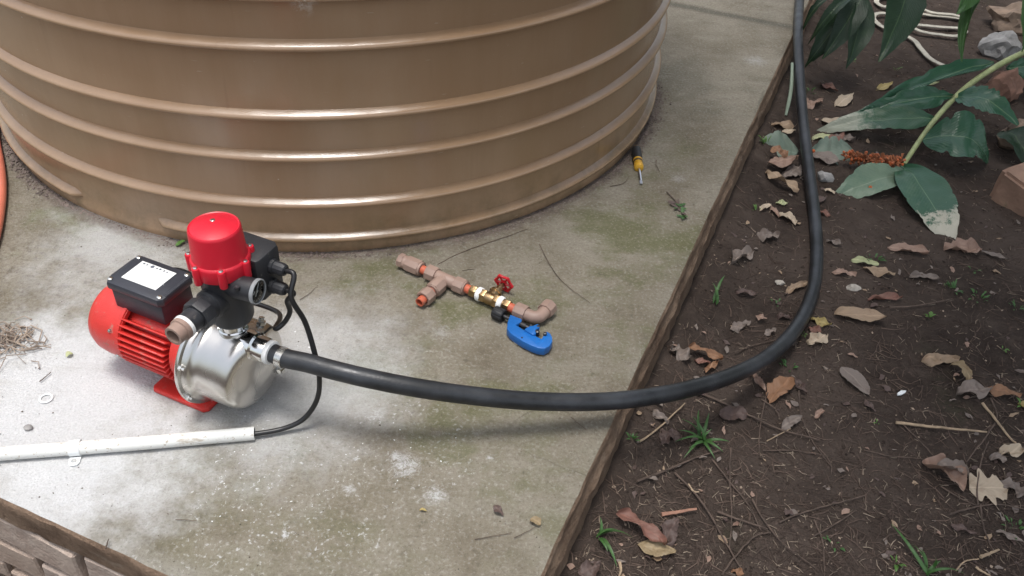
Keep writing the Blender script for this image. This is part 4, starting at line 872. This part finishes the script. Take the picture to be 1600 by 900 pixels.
# ------------------------------------------------------------------ strap, rocks
def strap(pts, label):
    p = spline([gp(x, y, l, False) for x, y, l in pts], 8); mb = MB(); V = []; o = p[0]
    for i, q in enumerate(p):
        d = (p[min(i+1, len(p)-1)]-p[max(i-1, 0)]).normalized(); s = Vector((-d.y, d.x, 0)).normalized()
        for (a, b) in ((-.010, .0005), (-.010, .0035), (.010, .0035), (.010, .0005)): V.append(q-o+s*a+Vector((0, 0, b+.001*nz(q.x, q.y, 30))))
    F_ = [(i*4+k, i*4+(k+1) % 4, (i+1)*4+(k+1) % 4, (i+1)*4+k) for i in range(len(p)-1) for k in range(4)]+[(0, 1, 2, 3), tuple(len(V)-4+k for k in range(4))[::-1]]
    mb.add(V, F_); return tag(recalc(mb.build('strap', M['strap'], loc=o, sharp=50)), label, 'strap', 'pale straps on the soil')
strap([(1500, 112, .01), (1476, 104, .012), (1453, 92, .010), (1438, 76, .010), (1427, 63, .012), (1406, 53, .012), (1388, 47, .012), (1372, 38, .012), (1364, 28, .012), (1371, 22, .014), (1388, 23, .014), (1412, 38, .018), (1440, 40, .012), (1470, 43, .012), (1500, 45, .012), (1508, 50, .012), (1496, 57, .014), (1470, 55, .012), (1440, 50, .016), (1424, 43, .018)],
      'pale flat strap snaking over the soil in a long loop')
strap([(1424, 19, .012), (1450, 24, .012), (1480, 27, .012), (1512, 31, .012), (1490, 24, .018), (1455, 20, .018), (1426, 9, .02), (1400, 8, .014), (1381, 11, .014), (1369, 3, .014), (1378, -4, .014), (1400, -2, .014)], 'tangled pale strap lying behind the long looped strap')
def rock(px, py, sx_, sy_, sz_, mat, label, seed, lift=0, sub=3, rz=0, boxy=0):
    b = bmesh.new()
    if boxy:
        bmesh.ops.create_cube(b, size=2); bmesh.ops.bevel(b, geom=b.edges[:], offset=.16, segments=2, affect='EDGES'); bmesh.ops.subdivide_edges(b, edges=b.edges[:], cuts=3, use_grid_fill=True)
    else: bmesh.ops.create_icosphere(b, subdivisions=sub, radius=1)
    for v in b.verts:
        q = v.co.copy()
        if not boxy: k = 1+.45*noise.noise(q*1.5+Vector((seed, 0, 0)))+.16*noise.noise(q*3.1+Vector((0, seed, 0)))+.06*noise.noise(q*7+Vector((0, seed, 0)))
        else: k = 1+.05*noise.noise(q*1.6+Vector((seed, 0, 0)))+.03*noise.noise(q*5+Vector((0, seed, 0)))
        v.co = Vector((q.x*k*sx_, q.y*k*sy_, q.z*k*sz_+sz_*.55))
    m = MB().bm(b); o = m.build('rock', mat, loc=gp(px, py, lift, False), sharp=30); o.rotation_euler = (0, 0, rz); return tag(o, label, 'rock', 'rocks beside the ginger stalk')
rock(1578, 44, .10, .08, .06, M['rock_brown'], 'rounded brown rock next to the straps', 3)
rock(1560, 84, .075, .06, .05, M['rock_grey'], 'angular light grey rock in front of the rounded brown rock', 7, rz=.4)
rock(1562, 150, .06, .05, .06, M['rock_red'], 'reddish brown rock half hidden by the ginger stalk', 11)
rock(1604, 226, .09, .06, .05, M['rock_brown'], 'dull brown rock shaded under the ginger leaves', 5)
o = rock(1602, 322, .055, .085, .06, M['rock_brick'], 'squared reddish beige brick piece tipped on the soil', 9, rz=.5, boxy=1); o.name = 'brick_piece'; o.rotation_euler = (.12, -.1, .5); o['category'] = 'brick'
rock(1288, 281, .024, .02, .016, M['rock_grey'], 'small grey stone on the garden side of the hose', 21, sub=2)
rock(1333, 452, .017, .011, .008, M['pebble'], 'white pebble on the soil outside the hose curve', 23, sub=2)
rock(1217, 443, .012, .009, .006, M['pebble'], 'whitish pebble on the soil inside the hose curve', 25, sub=2)
o = MB().bm((lambda b: (bmesh.ops.create_icosphere(b, subdivisions=2, radius=.008), b)[1])(bmesh.new())).build('stone_chip', M['rock_grey'], loc=at(44, 668, .004)); o.scale = (1, .8, .6); tag(o, 'small dark stone chip lying on the whitish slab', 'stone')

# ------------------------------------------------------------------ twigs
def twig(pts, r, mat, label, slabz=None, lift=.004, cat='twig', group='twigs on the soil'):
    P = []
    for i, q in enumerate(pts):
        P.append(at(q[0], q[1], slabz) if slabz else gp(q[0], q[1], lift+r+(q[2] if len(q) > 2 else 0), False))
    p = spline(P, 5); p = [v+Vector((nz(v.x, v.y, 60, i), nz(v.x, v.y, 60, i+5), 0))*.0015 for i, v in enumerate(p)]
    rs = [r*.62*(1-.45*i/(len(p)-1))*(1+.15*nz(i, 0, .9)) for i in range(len(p))]
    return tag(MB().tube([v-p[0] for v in p], rs, 6).build('twig', M[mat], loc=p[0]), label, cat, group if slabz is None else 'twigs on the slab')
T = twig
T([(843, 381), (859, 413), (881, 442), (922, 473)], .0016, 'twig', 'thin curved twig on concrete beside the elbow fitting', slabz=.003)
T([(684, 413), (715, 397), (752, 383), (790, 370), (826, 357)], .0016, 'twig', 'long thin reddish twig at the tank foot behind the fittings', slabz=.003)
T([(722, 423), (742, 420)], .0012, 'twig', 'short dark twig scrap behind the brown tee fitting', slabz=.003)
T([(468, 468), (482, 460), (493, 449)], .0012, 'twig', 'tiny twig on greenish concrete behind the black cables', slabz=.003)
T([(953, 291), (966, 289), (976, 285), (983, 275)], .0016, 'twig', 'dark bent twig beside the screwdriver tip', slabz=.003)
T([(1026, 250), (1025, 258), (1031, 268)], .0018, 'twig', 'small dark twig on concrete between screwdriver and leafy sprig', slabz=.003)
T([(741, 843), (770, 838), (800, 832)], .0011, 'twig', 'hair-thin twig on concrete near the green-brown leaf', slabz=.003)
T([(803, 841), (822, 831), (838, 822)], .0011, 'twig', 'hair-thin twig touching the green-brown leaf', slabz=.003)
T([(892, 652), (904, 662), (916, 672)], .0012, 'twig', 'tiny twig on concrete under the hose', slabz=.003)
T([(274, 812), (308, 813)], .0010, 'twig', 'hair-thin dark twig on concrete in front of the conduit', slabz=.003)
T([(165, 858), (167, 850), (170, 842)], .0022, 'twig', 'dark twig stuck in the cracked front arris', slabz=.006)
T([(62, 596), (72, 588), (80, 581)], .002, 'twig', 'dark short twig between root litter and sealing ring', slabz=.004)
T([(1100, 616), (1140, 634), (1186, 656), (1222, 672), (1280, 687)], .0045, 'twig', 'long bent twig starting at the hose bend')
T([(995, 752), (1040, 735), (1085, 716), (1130, 702)], .004, 'twig', 'straight brown twig leading to the grass tuft')
T([(1000, 690), (1030, 668), (1070, 630)], .0035, 'pale_twig', 'pale twig slanting from slab side up to the hose')
T([(1054, 738), (1085, 770), (1110, 805), (1135, 850), (1158, 888)], .0035, 'twig', 'twig running past the broken reddish stick')
T([(1142, 700), (1140, 745), (1143, 800), (1140, 856)], .003, 'twig', 'upright dark twig crossing another on bare soil')
T([(1113, 718), (1142, 755), (1170, 790), (1188, 828)], .003, 'twig', 'slanting twig crossing the upright dark twig')
T([(1121, 799), (1150, 810), (1200, 827)], .004, 'twig', 'short stout twig crossing between slanting twigs')
T([(1175, 780), (1195, 815), (1225, 850), (1275, 888)], .003, 'twig', 'long slanting twig past the crossing twigs')
T([(1128, 898), (1150, 868), (1180, 838), (1205, 832)], .003, 'twig', 'arched twig meeting the short stout twig')
T([(1218, 816), (1250, 802), (1300, 788), (1352, 774)], .003, 'twig', 'long gently curved twig on bare soil')
T([(1270, 838), (1300, 822), (1338, 797)], .0025, 'twig', 'thin twig parallel to the gently curved twig')
T([(1272, 812), (1286, 850), (1288, 900)], .0025, 'twig', 'thin bowed twig beside the sparse green sprouts')
T([(1192, 704), (1240, 704), (1285, 711)], .0025, 'twig', 'thin straight twig parallel to the end of the long bent twig')
T([(1280, 700), (1297, 722), (1299, 742)], .0022, 'twig', 'short hooked twig ending the thin straight twig')
T([(1248, 610), (1252, 650), (1270, 690), (1300, 730)], .0025, 'twig', 'thin bowed twig leading from the shrivelled grey-brown leaf')
T([(1205, 600), (1192, 640), (1186, 690), (1188, 715)], .0025, 'twig', 'thin dark twig beside the orange-brown curled leaf')
T([(1190, 624), (1212, 640), (1218, 655)], .0025, 'twig', 'kinked greyish twig ending at the small grey leaf')
T([(1198, 689), (1236, 669)], .0022, 'pale_twig', 'short pale twig poking from the small grey leaf')
T([(1390, 480), (1430, 478), (1488, 467)], .004, 'twig', 'greyish twig pointing at the weed clump')
T([(1400, 660), (1450, 666), (1500, 671), (1542, 675)], .0055, 'pale_twig', 'thick straw-coloured stick on the soil')
T([(1535, 630), (1556, 656), (1576, 682), (1592, 697)], .005, 'pale_twig', 'straw-coloured stalk ending in the pale folded leaf')
T([(1548, 622), (1558, 650), (1548, 672), (1530, 696), (1510, 722)], .003, 'twig', 'curved thin twig crossing the straw stalk')
T([(1528, 790), (1527, 760), (1533, 720), (1545, 690)], .003, 'twig', 'dark thin twig lying over the pale oak-like leaf')
T([(1484, 803), (1520, 793), (1560, 788), (1600, 795)], .003, 'twig', 'thin arched twig passing the pale oak-like leaf')
T([(1532, 788), (1536, 820), (1545, 845), (1552, 860)], .003, 'twig', 'dark twig leading away from the pale oak-like leaf')
T([(1470, 760), (1500, 778), (1530, 792)], .0025, 'twig', 'thin twig under the long rolled tan-pink leaf')
T([(1532, 870), (1546, 865), (1561, 859)], .0055, 'pale_twig', 'short thick pale stick near the long arching grass')
T([(1494, 891), (1508, 877), (1530, 873)], .0025, 'pale_twig', 'thin crooked straw beside the short thick pale stick')
T([(1525, 886), (1535, 893), (1548, 900)], .004, 'pale_twig', 'pale splinter beside the short thick pale stick')
T([(1034, 804), (1060, 800), (1088, 795)], .0065, 'red_twig', 'broken reddish brown stick near the yellowish olive leaf')
T([(1075, 756), (1084, 768), (1092, 768)], .004, 'pale_twig', 'pale splinter resting on a twig near slab side')
T([(968, 878), (970, 890), (967, 902)], .005, 'pale_twig', 'pale split stick end near the slab corner')
T([(1148, 551), (1170, 542), (1215, 530)], .0025, 'twig', 'thin twig inside the hose bend')
T([(1350, 703), (1390, 712), (1445, 717)], .002, 'twig', 'very thin twig leading to the long rolled leaf')
T([(1412, 664), (1440, 692), (1462, 716)], .0022, 'twig', 'very thin slanting twig under the straw stick')
T([(1180, 362), (1210, 356), (1225, 360)], .002, 'twig', 'thin twig beside the brown three-pointed leaf') if False else None
T([(1460, 26), (1490, 12), (1440, 6)], .004, 'pale_twig', 'straw stalk lying across the tangled strap') if False else None

# ------------------------------------------------------------------ grass, weeds
def tuft(px, py, blades, label, name='grass_tuft', mat='grass', W=.007, cat='grass'):
    r0 = gp(px, py, 0, False); e = empty(name, r0); tag(e, label, cat, 'weeds and grass on the soil')
    for i, (x, y, h) in enumerate(blades):
        t = gp(x, y, h, False); b = r0+Vector((RN.uniform(-.006, .006), RN.uniform(-.006, .006), .001))
        place_leaf('blade', b, t, W, LM[mat], 'blade', parent=e, ploc=r0, arch=(t-b).length*.18, fold=.4, seed=i+int(px), nx_=10, ny=2, roll=RN.uniform(-.5, .5))
    return e
tuft(1098, 690, [(1092, 640, .02), (1108, 645, .02), (1065, 655, .02), (1060, 672, .02), (1140, 690, .01), (1068, 716, .01), (1118, 718, .005), (1055, 690, .02), (1130, 706, .01), (1082, 650, .04), (1076, 700, .02), (1112, 670, .03)], 'tuft of green grass blades near the hose and slab', W=.0075)
tuft(1115, 475, [(1114, 442, .03), (1133, 430, .03), (1118, 455, .03)], 'two or three pale grass blades near the slab side', W=.009)
tuft(1448, 898, [(1392, 818, .01), (1425, 850, .02), (1510, 898, .02), (1470, 876, .02), (1436, 855, .01), (1485, 890, .03), (1460, 870, .05)], 'long arching grass blades beside a yellow-green seedling', W=.0075)
tuft(935, 838, [(938, 808, .02), (966, 828, .02), (964, 886, .01), (990, 842, .01), (950, 862, .02)], 'thin grass blades near the slab corner', W=.008)
def weed(px, py, n_, spread, mat, label, size=.018, h=.02):
    size *= .72; h *= .7; spread *= .9
    r0 = gp(px, py, 0, False); e = empty('weed', r0); tag(e, label, 'weed', 'weeds and grass on the soil')
    for i in range(n_):
        a = RN.uniform(0, 6.28); d = RN.uniform(.2, 1)*spread; b = r0+Vector((math.cos(a)*d*.4, math.sin(a)*d*.4, .004)); z_ = size*RN.uniform(.35, 1.15); t = b+Vector((math.cos(a)*z_, math.sin(a)*z_, RN.uniform(.1, 1)*h))
        place_leaf('leaf', b, t, z_*RN.uniform(.3, .6), LM[mat], 'oval', parent=e, ploc=r0, fold=.3, seed=i, nx_=6, ny=2, arch=.003)
    return e
weed(1452, 498, 5, .012, 'bright', 'single bright green seedling on open soil', .02, .025)
weed(1398, 882, 7, .02, 'bright', 'yellow-green seedling beside the long arching grass blades', .022, .02)
weed(1488, 455, 14, .05, 'grass', 'clump of small green weeds at the end of a greyish twig', .024, .03)
weed(1530, 468, 12, .07, 'grass', 'low weeds trailing from the green weed clump', .018, .015)
weed(1588, 484, 10, .05, 'grass', 'low green weeds on lumpy soil past the weed clump', .016, .02)
weed(1232, 577, 10, .05, 'grass', 'small green weeds just under the hose bend', .016, .012)
weed(1255, 526, 6, .02, 'bright', 'tiny weed beside the hose under the yellow-orange leaf', .012, .012)
weed(987, 690, 9, .025, 'grass', 'clover-like sprout against the slab side', .014, .02)
weed(1197, 226, 9, .035, 'bright', 'bright green weed at the slab side', .03, .04)
weed(1182, 332, 6, .03, 'bright', 'small green weed beside the tiny whitish leaf', .02, .02)
weed(1365, 408, 14, .06, 'grass', 'dark green weeds beside the yellowish tan leaf', .022, .02)
weed(1520, 425, 5, .03, 'grass', 'dark green weed scrap on open soil', .02, .01)
weed(1565, 548, 3, .015, 'bright', 'round pale green leaf seedling on lumpy soil', .016, .006)
weed(1213, 478, 7, .04, 'grass', 'faint green sprouts on bare soil inside the hose curve', .012, .012)
weed(1330, 98, 8, .05, 'bright', 'bright weeds below the dark overhanging leaves', .02, .03)
weed(1398, 112, 4, .02, 'bright', 'single light green sprout on soil near the strap', .02, .03)
weed(1265, 145, 8, .06, 'grass', 'green weeds beside the upper hose', .02, .03)
weed(1370, 664, 4, .02, 'bright', 'tiny green sprout beneath the grey-brown oval leaf', .010, .01)
weed(1300, 852, 6, .04, 'grass', 'sparse green sprouts on soil near the bowed twig', .014, .012)
weed(1585, 830, 14, .07, 'grass', 'dull green weeds near the arched twig and oak-like leaf', .014, .015)
weed(1596, 636, 5, .03, 'bright', 'light green leaves by the yellowish leaf', .02, .015)
e = empty('leafy_sprig', at(1058, 315, 0)); tag(e, 'dried green leafy sprig lying on the concrete', 'sprig')
p = [at(1042, 300, .003), at(1050, 308, .004), at(1060, 320, .004), at(1071, 341, .003)]; o0 = at(1058, 315, 0)
MB().tube([q-o0 for q in spline(p, 4)], .0016, 6).build('stem', M['twig'], e)
for i in range(16):
    b = p[1].lerp(p[3], RN.random()); a = RN.uniform(0, 6.28); t = b+Vector((math.cos(a)*.022, math.sin(a)*.022, RN.uniform(0, .008)))
    place_leaf('leaf', b, t, .009, LM['grass' if i % 3 else 'dark'], 'oval', parent=e, ploc=o0, nx_=6, ny=2, seed=i)

# ------------------------------------------------------------------ uncountable litter
def crumbs(name, pts, r0, r1, mat, flat=.7, hook=None):
    mb = MB(); base = [Vector(q) for q in ((1, 0, 0), (-1, 0, 0), (0, 1, 0), (0, -1, 0), (0, 0, 1), (0, 0, -1))]
    fs = [(0, 2, 4), (2, 1, 4), (1, 3, 4), (3, 0, 4), (2, 0, 5), (1, 2, 5), (3, 1, 5), (0, 3, 5)]
    for p in pts:
        r_ = RN.uniform(r0, r1)*RN.choice((.6, .8, 1, 1)); rot = Matrix.Rotation(RN.uniform(0, 6.28), 3, 'Z') @ Matrix.Rotation(RN.uniform(-.5, .5), 3, 'X')
        sc = (RN.uniform(.7, 1.4), RN.uniform(.6, 1), RN.uniform(.5, 1)*flat)
        mb.add([p+rot @ Vector((q.x*sc[0], q.y*sc[1], q.z*sc[2]))*r_*RN.uniform(.75, 1.25) for q in base], fs)
    return tag(mb.build(name, mat, sharp=60), kind='stuff')
def soil_pts(n_, lift=0):
    out = []
    while len(out) < n_:
        x, y = RN.uniform(880, 1640), 905-935*RN.random()**1.15
        p = gp(x, y, lift); u, v = touv(p.x, p.y)
        if u > U1+.02 or v < V0-.03: out.append(p)
    return out
tag(crumbs('soil_crumbs', soil_pts(9000), .0015, .0055, M['crumb']), 'loose dark soil crumbs scattered over the ground', 'soil')
tag(crumbs('pale_chips', soil_pts(1000, .001), .0008, .0036, M['husk'], .35), 'pale wood chips and husks strewn on the soil', 'chips')
mb = MB()
for p in soil_pts(3600, .002):
    a = RN.uniform(0, 6.28); L_ = RN.uniform(.012, .06)*RN.choice((.5, 1, 1)); c_ = RN.uniform(-.6, .6); d1 = Vector((math.cos(a), math.sin(a), 0)); d2 = Vector((math.cos(a+c_), math.sin(a+c_), 0))
    q1 = p+d1*L_*.5; q1.z = gz(q1.x, q1.y)+.002; q2 = q1+d2*L_*.5; q2.z = gz(q2.x, q2.y)+.002; r_ = RN.uniform(.0004, .0011); mb.tube([p, q1, q2], [r_, r_, r_*.5], 3, cap=False, mi=1 if L_ < .022 else 0)
tag(mb.build('rootlets', [M['rootlet'], M['straw']]), 'fine rootlets and dry stems strewn over the soil', 'rootlets', kind='stuff')
mb = MB()
for p in soil_pts(300, .003):
    L_ = RN.uniform(.008, .024); a = RN.uniform(0, 6.28); lm = leaf_mb(L_, L_*RN.uniform(.3, .7), RN.choice(('oval', 'lobed', 'scallop')), wave=L_*.15, fold=RN.uniform(0, .6), seed=RN.randrange(999), nx_=4, ny=2)
    mb.add(lm.v, lm.f, Matrix.Translation(p) @ Matrix.Rotation(a, 4, 'Z') @ Matrix.Rotation(RN.uniform(-.4, .4), 4, 'Y'), RN.choice((0, 1, 2, 2, 3, 3)))
tag(mb.build('leaf_litter', [LM['tan'], LM['pink'], LM['grey'], LM['dark']], sharp=180), 'small leaf fragments strewn over the soil', 'leaf litter', kind='stuff')
pts = []
for i in range(2600):                              # dirt drifted against the tank foot
    a = RN.uniform(math.radians(190), math.radians(372)); r_ = RW+.008+abs(RN.gauss(0, .016))*(1+.9*nz(math.cos(a)*2, math.sin(a)*2, 2)); pts.append(TC+Vector((math.cos(a)*r_, math.sin(a)*r_, .001)))
tag(crumbs('tank_foot_dirt', pts, .0015, .005, pm('foot_dirt', (.15, .115, .10), .95, var=.4)), 'purplish brown dirt drifted against the tank foot', 'dirt')
mb = MB(); pts = []
for i in range(90):                               # dry roots and earth at the left of the slab
    p = at(RN.gauss(10, 26), RN.gauss(535, 13), .003); pts.append(p); a = RN.uniform(0, 6.28); L_ = RN.uniform(.01, .06)
    mb.tube([p, p+Vector((math.cos(a)*L_*.5, math.sin(a)*L_*.5, RN.uniform(0, .012))), p+Vector((math.cos(a+.5)*L_, math.sin(a+.5)*L_, 0))], RN.uniform(.0005, .0014), 4, cap=False)
tag(mb.build('root_litter', pm('root_litter', (.30, .24, .19), .9, var=.3)), 'tangle of dry brown roots on the concrete', 'root litter', kind='stuff')
tag(crumbs('root_earth', pts+[at(RN.gauss(0, 16), RN.gauss(533, 9), .004) for i in range(60)], .0015, .0045, pm('root_earth', (.17, .125, .1), .95, var=.35)), 'crumbly brown earth among the dry roots on concrete', 'earth')
pts = []
while len(pts) < 260:
    x, y = RN.gauss(470, 85), RN.gauss(680, 60)
    if 690-.08*(x-397) < y or x > 400 or y > 640: pts.append(at(x, y, .0008))
tag(crumbs('powder_specks', pts, .0006, .0026, M['powder'], .35), 'white powder specks splattered over concrete round the pump', 'powder')
pts = [at(RN.uniform(0, 1250), RN.uniform(150, 890), .001) for i in range(420)]
pts = [p for p in pts if touv(p.x, p.y)[0] < U1-.01 and touv(p.x, p.y)[1] > V0+.02 and (p-TC).length > RW+.03]
tag(crumbs('slab_grit', pts, .0006, .0021, pm('grit', (.10, .08, .06), .9, var=.5)), 'dark grit scattered on the concrete slab', 'grit')

# ------------------------------------------------------------------ the tree that shades the garden side (its crown is above the frame)
def tree(root, h, crown_c, rad, nleaf, label, seed):
    r_ = random.Random(seed); e = empty('shade_tree', root); tag(e, label, 'tree', 'trees over the garden')
    tr = spline([root, root+Vector((.1, .05, h*.5)), crown_c+Vector((0, 0, -rad[2]*.3))], 6); mb = MB(); mb.tube([p-root for p in tr], [.16-.08*i/(len(tr)-1) for i in range(len(tr))], 12)
    for k in range(9):
        a = 6.28*k/9+r_.random(); q = crown_c+Vector((math.cos(a)*rad[0]*.75, math.sin(a)*rad[1]*.75, r_.uniform(-.2, .3))); s_ = tr[-4-(k % 3)*2]
        mb.tube([p-root for p in spline([s_, s_.lerp(q, .5)+Vector((0, 0, .2)), q], 5)], [.05-.04*i/10 for i in range(11)], 7)
    mb.build('trunk', M['bark'], e)
    mb = MB(); cl_ = [(Vector((r_.gauss(0, .5), r_.gauss(0, .5), r_.gauss(0, .5))), r_.uniform(.25, .5)) for i in range(60)]
    for i in range(nleaf):
        c_, s_ = r_.choice(cl_); q = c_+Vector((r_.gauss(0, .3), r_.gauss(0, .3), r_.gauss(0, .3)))*s_
        p = crown_c-root+Vector((q.x*rad[0], q.y*rad[1], q.z*rad[2])); L_ = r_.uniform(.10, .18)
        m_ = Matrix.Translation(p) @ Matrix.Rotation(r_.uniform(0, 6.28), 4, 'Z') @ Matrix.Rotation(r_.uniform(-.6, .6), 4, 'X') @ Matrix.Rotation(r_.uniform(-.3, .7), 4, 'Y')
        mb.add([(0, 0, 0), (L_*.5, -L_*.22, .01), (L_, 0, -.02), (L_*.5, L_*.22, .01)], [(0, 1, 2, 3)], m_)
    mb.build('crown', LM['crown'], e, sharp=180)
tree(Vector((4.4, 3.6, gz(4.4, 3.6))), 3.2, Vector((1.7, .9, 3.8)), (1.55, 1.9, .6), 13000, 'broad leafy tree standing over the garden side', 4)
tree(Vector((4.6, 4.6, gz(4.6, 4.6))), 2.0, Vector((4.1, 3.6, 2.0)), (1.2, 2.6, 1.2), 14000, 'unseen dense leafy tree added beyond the rocks to darken that side', 9)  # unseen tree added to block sky light from the right and darken the tank
